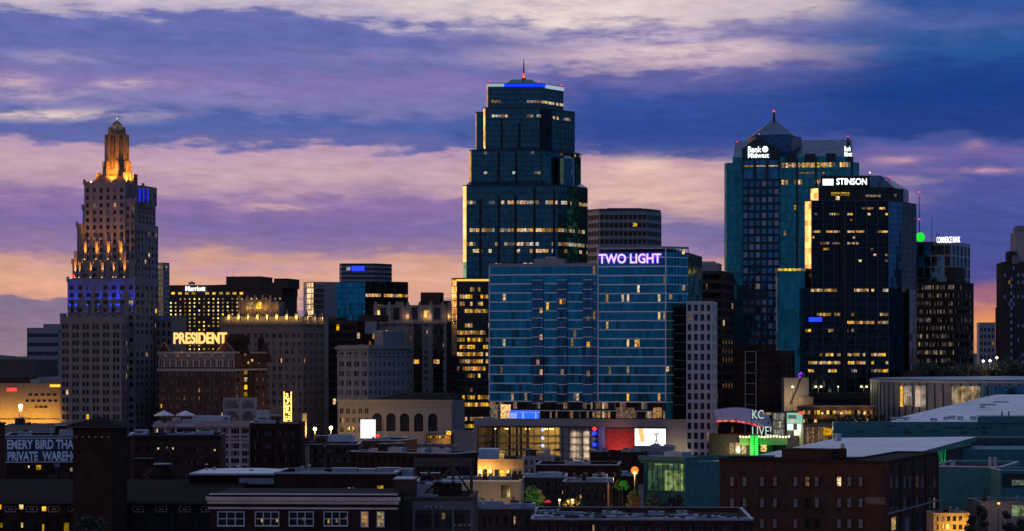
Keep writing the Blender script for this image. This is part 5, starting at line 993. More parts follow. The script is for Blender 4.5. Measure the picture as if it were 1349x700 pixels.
b = simple('industrial_building', 'long grey metal-sided shed wall behind the painted warehouse sign', 7, 99, 108, 560, 620, CONC, fin=False); winrow(b, [(70, 568)], 54, 7, GREYP); b.finish()
b = simple('brick_building', 'narrow red brick corner at the left edge by the painted sign', -20, 6, 6.6, 558, 440, REDB, depth=8)
b = simple('brick_warehouse', 'dark brick warehouse carrying a big painted wall sign', 4, 172, 176, 573, 470, DARKB, fin=False, units=4, coping=METAL)
winrow(b, [(38, 615, LITY, 1.6, 3), (51, 616, LITY, 6, 6), (94, 619, LITY, 3, 5), (75, 613, WINSK, 7, 5)], 3, 5, LITY); b.finish()
q = MB(); q.box(b.lx(63), b.lx(78), -3, -.1, 0, b.lz(625), DCONC); q.box(b.lx(80), b.lx(92), -2.5, -.1, 0, b.lz(622), REDB); q.build('lean_to', b.root)
o = tag(empty('painted_sign', b.root.location, b.root.rotation_euler.z), 'large dark teal board with pale blue painted lettering on the dark brick warehouse', 'sign')
q = MB(); z0, z1 = b.lz(609.5, 0), b.lz(577, 0); q.box(b.lx(6), b.lx(160), -.25, -.05, z0, z1, mat('sign_board_paint', (.012, .045, .06), .7, vary=.5, scale=.5)); q.build('board', o); SB = mat('sign_letter_paint', (.72, .84, .95), .7, vary=.3, scale=.9)
q = MB()
for a, c in ((z0, z0 + .14), (z1 - .14, z1)): q.box(b.lx(6), b.lx(160), -.34, -.26, a, c, SB)
q.box(b.lx(6), b.lx(6) + .16, -.335, -.255, z0, z1, SB); q.build('border', o)
lettering('EMERY BIRD THAYER', 'letters', o, SB, b.lx(9.5), b.lx(117), -.32, b.lz(592, 0), b.lz(579.5, 0), .035, .06); lettering('PRIVATE  WAREHOUSE', 'letters', o, SB, b.lx(10), b.lx(122), -.32, b.lz(607.5, 0), b.lz(595, 0), .035, .06)
o = tag(empty('roof_pavilion', (px(214, 400), 400, 0)), 'grey eight-sided shallow roof with a raised cap behind the slate roof', 'pavilion'); sc_ = 400 / F; q = MB(); q.cyl(0, 0, 0, pz(626, 400), 22 * sc_, 22 * sc_, DARKB, 8); q.build('drum', o); q = MB(); q.cyl(0, 0, pz(626, 400), pz(616, 400), 27 * sc_, 12 * sc_, SLATE, 8); q.cyl(0, 0, pz(616, 400), pz(612, 400), 9 * sc_, 9 * sc_, SLATE, 8); q.cyl(0, 0, pz(612, 400), pz(610.5, 400), 12 * sc_, 11 * sc_, mat('lead_cap', (.25, .25, .27), .6), 8); q.build('roof', o)

# ---- middle low-rise
b = simple('metal_shed', 'pale blue metal roof shed left of the white billboard', 432, 466, 468, 574, 650, PMETAL, depth=10)
b = simple('metal_shed', 'pale blue metal roof shed right of the white billboard', 503, 532, 536, 576.5, 650, PMETAL, depth=10)
b = simple('brick_building', 'low brown brick block with dark windows and a pale end mural', 397, 472, 476, 585, 560, BROWNB, fr=dict(cols=7, rows=3, top=588, bot=625, ww=.6, wh=.5, k=2, gap=.3, darks=(WINDK, WINBL), lit_p=.0), coping=METAL)
q = MB(); x0 = b.lx(398); q.box(x0, b.lx(408), -.12, -.04, b.lz(616), b.lz(588), mat('mural_pale', (.34, .30, .30), .8, vary=.7, scale=1.2)); q.box(x0 + .6, b.lx(407), -.18, -.13, b.lz(614), b.lz(604), mat('mural_pink', (.42, .27, .29), .8, vary=.6, scale=1.5)); q.build('mural', b.root)
street_lamp('slim pale unlit pole in front of the low brown brick block', 428, 587, 470, WPAINT, None, 0, rad=.15)
b = simple('brick_building', 'low dark brown block under the white billboard', 478, 523, 560, 580, 600, BROWNB, th=14, depth=18, coping=METAL, fr=dict(cols=6, rows=2, top=584, bot=604, ww=.5, wh=.5, darks=(WINDK, WINBL), lit_p=.05))
o = tag(empty('billboard', (px(485, 640), 640, 0)), 'blank glowing white billboard panel standing on a roof', 'billboard'); sc_ = 640 / F; q = MB(); q.box(-10.5 * sc_, 10.2 * sc_, 0, .5, pz(578, 640), pz(552.5, 640), DMETAL); q.build('frame', o)
q = MB(); q.box(-10 * sc_, 9.7 * sc_, -.08, -.01, pz(577.5, 640), pz(553, 640), glow('billboard_white_glow', (1, 1, 1), 1.35)); q.build('panel', o); q = MB()
for a in (-1.4, 1.4): q.box(a - .15, a + .15, .1, .4, 0, pz(577, 640), STEELR)
for k in range(4): q.box(11 * sc_ + k * .6, 11 * sc_ + k * .6 + .1, 1, 1.1, pz(580, 640), pz(554, 640), STEELR)
for r in (554, 566, 578): q.box(11 * sc_, 11 * sc_ + 1.9, 1, 1.1, pz(r, 640), pz(r, 640) + .1, STEELR)
q.build('support', o); q = MB(); q.ball(13 * sc_, -.5, pz(574, 640), .45, RED_E, 8); q.build('red_lamp', o)
b = simple('brick_building', 'long low black-walled block across the middle of the rooftops', 462, 598, 629, 597, 520, DARKB, th=28, depth=None, fr=dict(cols=16, rows=2, top=601, bot=625, ww=.45, wh=.5, k=2, darks=(WINDK, WINDK, WINBL), lit_p=.07), sd=dict(cols=4, rows=2, top=601, bot=625, ww=.4, wh=.5, darks=(WINDK, WINBL)), coping=METAL, units=6)
b = simple('brick_building', 'brown block with a warmly lit terrace left of the podium', 561, 594, 598, 573, 760, BROWNB, fr=dict(cols=8, rows=1, top=573.8, bot=578.5, ww=.5, wh=.7, lit_p=.75, lits=(LITY,)), fin=False)
q = MB(); q.box(b.lx(588), b.lx(594), -.3, 0, b.lz(573), b.lz(568), LITY); q.build('lit_sign', b.root); b.finish(); lamp('POINT', b.root, (b.lx(586), -3, b.lz(582)), (1, .6, .15), 1500, .4)
b = simple('office_building', 'plain grey concrete block between the golden tower and the podium', 594, 623, 626, 569, 860, CONC)
b = simple('brick_building', 'long plain beige parapet block before the arcaded hall', 440, 598, 604, 588, 700, BUFF, units=6)
b = simple('brick_building', 'tan brick building washed in orange light below the podium', 627, 690, 692, 605, 620, TANB, fin=False, fr=dict(cols=8, rows=1, top=618, bot=633, ww=.8, wh=.9, lit_p=.1), units=2)
q = MB(); q.box(b.lx(630), b.lx(657), 2, 8, b.zt - 1, b.lz(592), PMETAL); q.box(b.lx(657.5), b.lx(680), 2.2, 8, b.zt - 1, b.lz(602), DCONC); q.build('penthouse', b.root); winrow(b, [(660.5, 625, LITY, 6, 13)], 6, 13, LITY); winrow(b, [(661, 599, LITY, 6, 12)], 6, 12, LITY, y=1.8)
for p, e in ((632, 1700), (645, 1300), (668, 500)): lamp('POINT', b.root, (b.lx(p), -2.5, b.lz(622)), AMB, e, .5)
b.finish()
b = simple('brick_building', 'pale rendered low building with a dark door below the tan orange-lit one', 600, 686, 690, 633, 480, CONC, coping=WPAINT, fin=False); winrow(b, [(666, 648, WINDK, 12, 17), (669, 645, LITY, 2.5, 9)], 12, 17, WINDK); b.finish(); lamp('POINT', b.root, (b.lx(650), -5, b.lz(668)), AMB, 500, .4)
b = simple('brick_building', 'pinkish brick building with arched blind windows beside the podium', 689, 727, 730, 601, 640, CREAM, fr=dict(cols=5, rows=2, top=604, bot=626, ww=.5, wh=.6, darks=(WINBL, WINDK), lit_p=0)); block(b, 'chimney', b.lx(716.5), b.lx(724), .5, 2.5, b.zt - 1, b.lz(591), CREAM)
b = simple('industrial_building', 'long dark flat-roofed shed with a pale roof edge below the podium', 706, 815, 818, 612, 560, DARKB, coping=METAL, units=4, fr=dict(cols=14, rows=2, top=619, bot=645, ww=.5, wh=.45, darks=(WINDK, WINDK, WINBL), lit_p=.10))
b = simple('industrial_building', 'dark low wall block in front of the red mural', 778, 850, 853, 596, 820, DARKB, units=5)
b = simple('industrial_building', 'grey roof plant enclosure below the bright video screen', 838, 887, 890, 589, 830, GREYP, units=3, depth=10)
for xl, xr, top, Y, m, lab in ((690, 745, 628, 520, DCONC, 'grey low roof shed left of the string of courtyard lamps'), (742, 800, 634, 510, DCONC, 'black low roof block behind the courtyard lamps'), (798, 838, 626, 600, DARKB, 'dark brick block behind the orange street lamp'), (545, 604, 637, 420, PMETAL, 'pale blue metal tank shed under the steel truss frame')):
    b = simple('industrial_building', lab, xl, xr, xr + 3, top, Y, m, units=3, coping=METAL, fr=dict(cols=6, rows=2, top=top + 5, bot=top + 26, ww=.5, wh=.45, k=2, darks=(WINDK, WINDK, WINBL), lit_p=.10) if m is not PMETAL else None)
street_lamp('orange street lamp on a tall pole before the green glass building', 836, 619, 520, AMB_E, AMB, 5200, rad=.85)
street_lamp('amber street lamp in front of the perforated podium screen', 753, 608, 700, AMB_E, AMB, 900, rad=.5)
street_lamp('yellow lamp glowing beside the green-lit tree', 658, 666, 455, WARM_E, (1, .75, .25), 1500, rad=.45)
for i, p in enumerate((737, 748, 754)): street_lamp(('small amber courtyard lamp nearest the red neon', 'middle small amber courtyard lamp', 'small amber courtyard lamp farthest from the red neon')[i], p, 658 + (i % 2), 470, AMB_E if i == 1 else WARM_E, AMB, 500, rad=.22, group='courtyard lamps')
o = tag(empty('neon_sign', (px(721, 460), 460, 0)), 'small red neon sign above a rooftop beside the green-lit tree', 'sign'); q = MB(); z = pz(661, 460)
for k in range(5): q.bar((-.5 + k * .25, 0, z), (-.38 + k * .25, 0, z + (.28 if k % 2 else -.2)), .06, RED_E)
q.build('tubes', o); q = MB(); q.box(-.05, .05, .1, .2, 0, z, DMETAL); q.box(-.7, .7, .08, .12, z - .3, z + .35, DMETAL); q.build('post', o)

# ---- trees in the middle
GRN, DRK, ORG = (.06, .10, .03), (.045, .05, .03), (.12, .07, .03)
tree('leafy_tree', 'broad tree lit green from below beside the pale rendered building', 697, 645, 668, 470, 44, GRN, 1400, 1); lamp('POINT', None, (px(706, 466), 465, pz(652, 470)), (.3, 1, .15), 260, .4); lamp('POINT', None, (px(688, 466), 465, pz(660, 470)), (.6, 1, .2), 220, .4)
tree('leafy_tree', 'bright green lit ball sculpture on a thin pole, modelled as a small tree', 820, 631, 648, 470, 17, GRN, 700, 2); lamp('POINT', None, (px(822, 467), 466.6, pz(638, 470)), (.05, 1, .05), 330, .3)  # green-lit sculpture made up as a small leafy tree
tree('leafy_tree', 'bushy tree lit orange under the street lamp', 835, 645, 677, 470, 26, ORG, 1400, 3, cone=.5); lamp('POINT', None, (px(829, 465), 463, pz(668, 470)), AMB, 900, .3)
for i, (p, t, w_, lab) in enumerate(((862, 652, 34, 'dark tree nearest the orange-lit tree'), (888, 654, 34, 'dark tree before the green glass bay'), (752, 656, 30, 'dark tree below the courtyard lamps'), (640, 660, 34, 'dark low tree in front of the pale rendered wall'))): tree('leafy_tree', lab, p, t, 680, 468 + i, w_, DRK, 900, 10 + i, group='dark trees')
tree('leafy_tree', 'round dark tree crown rising at the bottom edge below the brick tower', 121, 684, 712, 300, 46, DRK, 2600, 20, leaf=.17)
for i, (p, lab) in enumerate(((806, 'thin pale light pole left of the green-lit crown'), (816, 'thin pale light pole under the green-lit crown'))): street_lamp(lab, p, 642, 455, WPAINT, None, 0, rad=.12)

# ---- entertainment district right of the blue tower
b = simple('entertainment_hall', 'low entertainment hall with lit shop fronts, green canopy and string lights', 938, 1018, 1060, 573, 880, DCONC, th=0.01, depth=14, fin=False)
winrow(b, [(957, 591, LITD, 6, 14), (964, 591, LITP, 6, 14), (972, 591, LITW, 6, 14), (980, 591, LITP, 6, 14), (1006, 590, LITW, 8, 10)], 6, 14, LITP)
q = MB(); q.box(b.lx(973), b.lx(1036), -3, -.1, b.lz(586), b.lz(575), mat('green_canopy', (.08, .16, .06), .7)); q.build('canopy', b.root); q = MB()
for i in range(17): q.ball(b.lx(974 + i * 4), -3.3, b.lz(575 + .5 * sin(i)), .42, glow('festoon_glow', (1, .85, .5), 2.4), 6)
q.build('string_lights', b.root, kind='stuff')
for k, p in enumerate((989, 995)):
    q = MB(); q.box(b.lx(p) - .75, b.lx(p) + .75, -4, -3.2, 0, b.lz(572), DMETAL); cl = q.build('column', b.root); q = MB()
    for r in range(574, 600, 3): q.box(b.lx(p) - .6, b.lx(p) + .6, -4.1, -4.02, b.lz(r + 1.9), b.lz(r), GREEN_E)
    q.build('green_lamps', cl)
lamp('POINT', b.root, (b.lx(992), -8, b.lz(590)), (.05, 1, .1), 3000, 1); lamp('POINT', b.root, (b.lx(975), -6, b.lz(594)), (1, .75, .4), 2600, .6); b.finish()
o = tag(empty('arched_canopy', (0, 0, 0)), 'long curved canopy roof glowing red underneath in the entertainment district', 'canopy'); Y = 885; q = MB(); n = 16; CT = mat('canopy_top', (.42, .30, .42), .7, vary=.15); pts = []
for i in range(n + 1):
    t = i / n; p = 944 + 74 * t; pts.append((px(p, Y), pz(552.5 - 2 * sin(pi * t) + 14 * t * t, Y), pz(550.5 - 3.5 * sin(pi * t) - 3 * t * (1 - t) + 8 * t ** 3, Y + 10)))
for i in range(n):
    (xa, za, wa), (xb, zb, wb) = pts[i], pts[i + 1]; q.hexa([(xa, Y, za - .5), (xb, Y, zb - .5), (xb, Y + 12, wb + 2.2), (xa, Y + 12, wa + 2.2), (xa, Y, za), (xb, Y, zb), (xb, Y + 12, wb + 2.8), (xa, Y + 12, wa + 2.8)], CT)
q.build('roof', o); q = MB()
for i in range(n - 3):
    (xa, za, wa), (xb, zb, wb) = pts[i], pts[i + 1]; q.hexa([(xa, Y - .2, za - 1.1), (xb, Y - .2, zb - 1.1), (xb, Y + 1, zb - 1.1), (xa, Y + 1, za - 1.1), (xa, Y - .2, za - .52), (xb, Y - .2, zb - .52), (xb, Y + 1, zb - .52), (xa, Y + 1, za - .52)], lit('red_tube_room', (1, .05, .04), .9, 0.))
q.build('red_lights', o); q = MB()
for p in (947, 1002, 1014): q.cyl(px(p, Y), Y + 4, 0, pz(556, Y), .3, .3, DMETAL, 8)
q.build('post', o)
for p in (958, 975, 992): lamp('POINT', o, (px(p, Y), Y + 1.5, pz(561, Y)), (1, .06, .05), 600, .5)
o = tag(empty('neon_sign', (0, 0, 0)), 'white neon outline lettering with green edge on top of the entertainment hall canopy', 'sign'); Y = 878; NW = glow('neon_white_green', (.70, 1, .82), .75)
lettering('KC', 'letters', o, NW, px(991, Y), px(1006, Y), Y, pz(552, Y), pz(540.5, Y), -.005, .2); lettering('LIVE!', 'letters', o, NW, px(991, Y), px(1016, Y), Y, pz(574, Y), pz(562, Y), -.005, .2)
q = MB(); q.box(px(989, Y), px(1017, Y), Y + .4, Y + .7, pz(553.5, Y), pz(552.5, Y), DMETAL); q.box(px(990, Y), px(990, Y) + .3, Y + .3, Y + .6, 0, pz(541, Y), DMETAL); q.build('support', o); q = MB(); q.box(px(1004, Y), px(1016, Y), Y + .2, Y + .5, pz(547, Y), pz(543.5, Y), LITW); q.build('lit_arch', o)
b = simple('display_tower', 'square tower stacked with bright video screens beside a lit lattice wall', 1036, 1058.5, 1062, 542.5, 880, DCONC, th=0.01, depth=6, fin=False)
for p0, p1, r0, r1, m in ((1036.6, 1057, 544, 558, glow('screen_green', (.25, .62, .42), .8)), (1037, 1045, 558.5, 567, glow('screen_pale', (.75, 1, .9), 1.)), (1050, 1057, 558.5, 566, glow('screen_pale', (0, 0, 0), 1)), (1037, 1043, 566.5, 574, LITP), (1046, 1057, 566.5, 574, glow('screen_cream', (1, .9, .65), 1.1)), (1052, 1058, 542.2, 546.5, glow('red_sign_glow', (1, .05, .05), 1.2))):
    q = MB(); q.box(b.lx(p0), b.lx(p1), -.3 - (.1 if r0 < 543 else 0), -.05, b.lz(r1), b.lz(r0), m); q.build('video_screen', b.root)
q = MB(); q.box(b.lx(1038), b.lx(1049), -.38, -.31, b.lz(552), b.lz(547), glow('screen_dark', (.03, .12, .10), .6)); q.box(b.lx(1041), b.lx(1046), -.42, -.385, b.lz(556), b.lz(552.5), glow('screen_pink', (1, .5, .5), .7)); q.build('screen_picture', b.root); b.finish()
lamp('POINT', b.root, (b.lx(1047), -8, b.lz(563)), (.9, 1, .85), 2500, 1)
b = simple('lattice_screen', 'pale backlit glass wall in a dark grid left of the video screen tower', 1017, 1035.5, 1036, 543.5, 882, DMETAL, th=0.01, depth=1.5, fr=dict(cols=6, rows=3, top=544, bot=575, ww=.86, wh=.86, lit_p=1, lits=(lit('lattice_pale_room', (.85, .75, .62), .4, .6),)))
b = simple('restaurant_building', 'two-storey restaurant block with a golden lit slatted front', 1058.8, 1102, 1108, 560.5, 860, TANB, th=0.01, depth=12, fr=dict(cols=12, rows=1, top=562, bot=592, ww=.8, wh=.96, lit_p=1, lits=(LITD,)), fin=False)
winrow(b, [(1092, 569, LITY, 14, 9)], 14, 9, LITY); b.finish()
b = simple('restaurant_building', 'long terrace building with golden lit balconies above the green glass wall', 1056, 1154, 1158, 535, 930, BROWNB, th=0.01, depth=14, fr=dict(cols=24, rows=2, top=538, bot=560, ww=.9, wh=.45, lit_p=.55, lits=(LITW, LITD, LITY), litrow={0: .6, 1: .35}), coping=CONC, most=60)
for p in (1085, 1110, 1140): lamp('POINT', b.root, (b.lx(p), -2.5, b.lz(545)), (1, .62, .2), 420, .4)
for i, p in enumerate((1103, 1111, 1119, 1128, 1136, 1145, 1154, 1162)): tree('leafy_tree', 'small clipped terrace tree before the golden lit balconies', p, 545.5, 556, 905, 8, DRK, 120, 40 + i, group='row of small terrace trees', leaf=.35)
b = simple('stair_tower', 'pale concrete stair block with a violet light on its corner', 1033, 1065.5, 1068, 498, 960, CONC, th=0.01, depth=9, fin=False); q = MB(); q.bar((b.lx(1041), -.3, b.lz(533)), (b.lx(1055), -.3, b.lz(498)), .35, DCONC); q.build('stair_slope', b.root)
block(b, 'annex', b.lx(1051), b.lx(1070), -3, -.2, 0, b.lz(523), TANB); q = MB(); q.ball(b.lx(1053.5), -.5, b.lz(496.5), .5, glow('violet_glow', (.35, .03, 1), 1.), 8); q.ball(b.lx(1055), -.5, b.lz(492), .55, glow('violet_glow', (0, 0, 0), 1), 8); q.ball(b.lx(1052.5), -.5, b.lz(493), .4, glow('violet_glow', (0, 0, 0), 1), 8); q.build('violet_light', b.root); lamp('POINT', b.root, (b.lx(1040), -6, b.lz(525)), (1, .7, .35), 1600, .4); b.finish()
b = simple('parking_garage', 'dark parking deck with rooftop lamp posts at the foot of the black tower', 1060, 1152, 1160, 519, 1000, DCONC, th=0.01, depth=40, fr=dict(cols=12, rows=3, top=523, bot=560, ww=.92, wh=.5, lit_p=.02))
for i, (p, lab) in enumerate(((1044, 'yellow lamp post before the pale concrete stair block'), (1078, 'twin yellow lamp post on the parking deck, nearest the stair block'), (1104, 'small dim yellow lamp post in the middle of the parking deck'), (1138, 'twin yellow lamp post on the parking deck, nearest the arena'))):
    street_lamp(lab, p, 509, 950 if i == 0 else 1005, glow('deck_lamp_glow', (1, .85, .35), 3.2), (1, .8, .4), 900, rad=.5 if i != 2 else .3, twin=i in (1, 3), group='parking deck lamp posts')
b = simple('brick_building', 'long low brown building on the rise behind the arena', 1196, 1360, 1370, 489, 1060, BROWNB, th=0.01, depth=20, fr=dict(cols=34, rows=2, top=497, bot=512, ww=.7, wh=.5, lit_p=.04, litset={(c, 1) for c in (12, 13, 14, 16, 17)}, lits=(LITY,)))
for i, (p, t, w_) in enumerate(((1225, 480, 40), (1262, 478, 44), (1300, 482, 46), (1335, 476, 44))): tree('leafy_tree', ('dark tree mass at the foot of the brown banded block', 'dark tree left of the two far lamps', 'dark tree under the two far lamps', 'dark tree near the right edge tower')[i], p, t, 500, 1045 + i, w_, DRK, 900, 60 + i, group='dark trees on the rise', leaf=.5)
for p, r, lab in ((1295, 475.5, 'left of two far white lamps by the small pale building'), (1304, 475, 'middle far white lamp by the small pale building'), (1313, 471, 'brightest far white lamp by the right edge tower')): street_lamp(lab, p, r, 1040, glow('far_lamp_glow', (1, .92, .7), 5), (1, .85, .5), 500, rad=.55, group='far white lamps')

# ---- glass arena
Y = 890; o = tag(empty('arena', (px(1330, Y + 75), Y + 75, 0)), 'round glass-walled arena with pale metal rim and low domed roof', 'arena'); n = 96; r1 = (1330 - 1149) * (Y + 75) / F; AG = mat('arena_glass', (.19, .225, .27), .4, metal=.1, pane=(1.2, 1.2, 30), vary=0)
def ring(r, k=1.): return [(r * cos(2 * pi * i / n), r * k * sin(2 * pi * i / n)) for i in range(n)]
za = pz(506, Y); q = MB(); q.prism(ring(r1 - .6, 1.2), 0, za, AG, ring(r1, 1.2)); q.build('glass_wall', o); q = MB(); q.prism(ring(r1 + .15, 1.2), za, za + 1.0, METAL); q.build('rim', o); q = MB(); q.prism(ring(r1 - 1, 1.2), za + 1.3, za + 1.7, METAL, ring(r1 * .55, 1.2)); q.prism(ring(r1 * .55, 1.2), za + 1.7, za + 2.1, METAL, ring(r1 * .1, 1.2)); q.build('dome_roof', o)
q = MB()
for i in range(n // 2, n):
    a = 2 * pi * (i + .2) / n; q.prism([((r1 + .12) * cos(a + s_ * .004), (r1 + .12) * 1.2 * sin(a + s_ * .004)) for s_ in (-1, 1)] + [((r1 - .5) * cos(a + s_ * .004), (r1 - .5) * 1.2 * sin(a + s_ * .004)) for s_ in (1, -1)], 0, za, DMETAL)
q.build('mullions', o, kind='stuff')
def arc(p0, p1, r0, r1_, m, nm, nn=4):
    for i in range(nn):
        pa, pb = p0 + (p1 - p0) * i / nn, p0 + (p1 - p0) * (i + .86) / nn; pts = []
        for p in (pa, pb):
            k = (p - CX) / F; ox, oy = o.location[0], o.location[1]; A = k * k + 1 / 1.44; B = -(2 * k * ox + 2 * oy / 1.44); C_ = ox * ox + oy * oy / 1.44 - (r1 + .05) ** 2; t = (-B - math.sqrt(B * B - 4 * A * C_)) / (2 * A); pts.append((k * t - ox, t - oy))
        t_ = pts[0][1] + oy; L_ = math.hypot(pts[1][0] - pts[0][0], pts[1][1] - pts[0][1]); fc = (pts[0], ((pts[1][0] - pts[0][0]) / L_, (pts[1][1] - pts[0][1]) / L_), L_); q = MB(); q.face_box(fc, 0, L_, -.1, .15, max(pz(r1_, t_), 0), pz(r0, t_), m); q.build(nm, o)
LP2, LA2 = lit('arena_lobby_room', (1, .70, .56), .42, .4, .12), lit('arena_warm_room', (1, .70, .34), .34, .4, .25)
arc(1186, 1190, 509, 536, LITW, 'lit_panel', 1); arc(1191, 1202, 508.5, 534, LP2, 'lit_panel', 2); arc(1206, 1220, 508.5, 536, LP2, 'lit_panel', 2); arc(1195, 1204, 522, 536, AG, 'glass_panel', 2); arc(1254, 1292, 509, 533, LA2, 'lit_panel', 9); arc(1293, 1349, 508.5, 534, G_MID, 'blue_panel', 12)

# ---- green glass press building: two big white roofs
GL, GG = (GREENW, lit('green_lit_room', (.14, .75, .34), .22, .3, .3)); LG2 = lit('lime_lit_room', (.62, .85, .30), .40, .4, .5)
def quadroof(name, pts, thick, top, under, parent, inset=0):
    q = MB(); n_ = len(pts); q.add([(x, y, z - thick) for x, y, z in pts] + pts, [tuple(range(n_ - 1, -1, -1))] + [(i, (i + 1) % n_, n_ + (i + 1) % n_, n_ + i) for i in range(n_)], under); q.add([(x, y, z + .01) for x, y, z in pts], [tuple(range(n_))], top); return q.build(name, parent)
o = tag(empty('press_hall', (0, 0, 0)), 'large green glass printing hall with two broad white flat roofs', 'building')
def on(p, r, z): Yq = (H - z) * F / (r - HR); return (px(p, Yq), Yq, z)
z2 = 17.4; A, B, C_, D = on(985, 602.5, z2), on(1190, 601.5, z2), on(1287, 575.5, z2 + 1), on(1104, 577, z2); quadroof('roof', [A, B, C_, D], 1.3, WHITER, GREENW, o)
def wall_between(name, a, c, z0, z1, m, off=1.5, t=.5):
    L_ = math.hypot(c[0] - a[0], c[1] - a[1]); fc = ((a[0], a[1]), ((c[0] - a[0]) / L_, (c[1] - a[1]) / L_), L_); q = MB(); q.face_box(fc, 0, L_, -off - t, -off, z0, z1, m); return q.build(name, o), fc
wall_between('green_wall', A, B, 0, z2 - 1.31, GREENW, 2); wall_between('green_wall', B, C_, 0, z2 - 1.32, GREENW, 2.1)
w_, fc = wall_between('lit_glazing', B, C_, 6, z2 - 1.34, GG, 1.7, .3); q = MB()
for i in range(26): q.face_box(fc, fc[2] * i / 26 - .08, fc[2] * i / 26 + .08, -1.75, -1.55, 5.9, z2 - 1.4, DMETAL)
for z in (9, 12.5): q.face_box(fc, 0, fc[2], -1.76, -1.58, z, z + .15, DMETAL)
q.face_box(fc, fc[2] * .62, fc[2], -1.9, -1.4, 0, z2 - 1.38, mat('dark_louvre', (.02, .025, .028), .7)); q.build('glazing_frame', w_)
w_, fc = wall_between('clerestory', (46.4, A[1] + 1, 0), (69.5, A[1] + 1, 0), z2 - 2.5, z2 - .9, LG2, -.4, .4); q = MB(); q.face_box(fc, 0, fc[2], .3, .9, z2 - .89, z2 + .5, GREENW); q.face_box(fc, 0, fc[2], .2, .7, 0, z2 - 2.51, GREENW)
for i in range(9): a = fc[2] * i / 9; q.bar((fc[0][0] + a, fc[0][1] - .6, z2 - 2.5), (fc[0][0] + a + fc[2] / 18, fc[0][1] - .6, z2 - .9), .12, DMETAL); q.bar((fc[0][0] + a + fc[2] / 18, fc[0][1] - .6, z2 - .9), (fc[0][0] + a + fc[2] / 9, fc[0][1] - .6, z2 - 2.5), .12, DMETAL)
for a in (.0, .18, .42, .68, .9): q.face_box(fc, fc[2] * a, fc[2] * a + fc[2] * .05, .5, .62, z2 - 2.5, z2 - .9, GREENW)
q.build('roof_truss', w_)
q = MB(); Yb = 800; q.box(px(1098, Yb), px(1372, Yb), Yb, Yb + 3, 0, pz(556, Yb), GREENW); q.build('green_wall', o)
q = MB(); rnd = random.Random(6)
for i in range(16): p = 1105 + rnd.random() * 235; r = 560 + rnd.random() * 10; q.box(px(p, Yb), px(p + 6 + 8 * rnd.random(), Yb), Yb - .12, Yb - .02, pz(r + 2.2, Yb), pz(r, Yb), mat('stained_panel', (.02, .075, .07), .6, vary=.5))
q.build('stained_panels', o, kind='stuff')
r2 = [(px(1172, Yb + 2), Yb + 1, pz(556, Yb + 1)), (px(1375, Yb + 2), Yb + 1, pz(556, Yb + 1)), (px(1375, 872), 872, pz(520, 872)), (px(1312, 872), 872, pz(520, 872)), (px(1180, 815), 815, pz(551, 815))]; quadroof('roof', r2, .8, WHITER, GREENW, o)
for p, r, w_ in ((1186, 553.5, 24), (1230, 555, 9), (1246, 553, 6), (1254, 551.5, 9), (1265, 552.5, 8), (1282, 552.5, 8), (1301, 536, 20), (1318, 532.5, 20), (1294, 539, 6)):
    Yq = 802 + (556 - r) * 2.1; q = MB(); s_ = w_ * Yq / F / 2; q.box(-s_, s_, -.8, .8, .7, 1.4, METAL); q.box(-s_ * .7, -s_ * .5, -.5, .5, -.6, .7, DMETAL); q.box(s_ * .5, s_ * .7, -.5, .5, -.6, .7, DMETAL); q.build('roof_vent', o, (px(p, Yq), Yq, pz(r, Yq) - .4))
q = MB(); q.prism([(px(1286, 802), 799), (px(1375, 802), 799), (px(1375, 802), 812), (px(1292, 806), 812)], pz(557, 800), pz(548, 806), GREENW); q.build('roof_monitor', o); q = MB()
for p in (1320, 1329): q.cyl(px(p, 803), 803, pz(556, 803), pz(542, 803), .25, .25, DMETAL, 8)
q.build('vent_pipe', o)
Yb = 770; q = MB(); q.box(px(1268, Yb), px(1375, Yb), Yb, Yb + 20, 0, pz(577.3, Yb), mat('dark_louvre', (.02, .02, .02))); lv = q.build('louvre_wall', o); q = MB()
for i in range(40): x = px(1270 + i * 2.6, Yb); q.box(x - .1, x + .1, Yb - .35, Yb - .02, pz(592, Yb), pz(577.6, Yb), GREENW)
q.build('louvres', lv); q = MB(); q.box(px(1262, 740), px(1375, 740), 740, 770, 0, pz(592, 740), GREENW); q.build('green_wall', o)
q = MB(); x, y, z = on(1104, 582, z2); q.cyl(x, y, z, z + 2.6, 1.1, 1., METAL, 10); q.build('roof_vent', o)
b = simple('press_annex', 'teal clad annex wall with white roof edge right of the big brick building', 1225, 1318, 1362, 615, 560, GREENW, th=20, depth=30, coping=WPAINT, units=0)
for p in (1305, 1311.5): q = MB(); q.cyl(b.lx(p, 6), 6, b.zt - 1, b.lz(602.5, y=6), .45, .45, METAL, 10); q.build('vent_pipe', b.root)
for p in (1241, 1254): q = MB(); q.box(b.lx(p) - .5, b.lx(p) + .5, 1, 2, b.zt - 1, b.zt + .9, METAL); q.build('roof_vent', b.root)
b = simple('press_annex', 'dark recessed annex with a dim lit window at the right edge', 1318, 1372, 1376, 619, 548, GREENW, th=0.01, depth=12, coping=METAL, fin=False); q = MB(); q.box(b.lx(1320), b.w, -.2, .1, b.lz(642), b.lz(624), mat('dark_louvre', (.0, .0, .0))); q.build('recess', b.root); winrow(b, [(1343, 636, lit('dim_green_room', (.3, .5, .35), .25), 20, 7)], 20, 7, LITD, y=-.2); b.finish()
b = simple('brick_building', 'low grey shop building with lime lit windows at the right edge', 1291, 1372, 1378, 661, 500, CONC, th=0.01, depth=14, fin=False); winrow(b, [(1293, 674, LG2, 4, 18), (1342, 673, LG2, 18, 14)], 4, 18, LG2); b.finish()
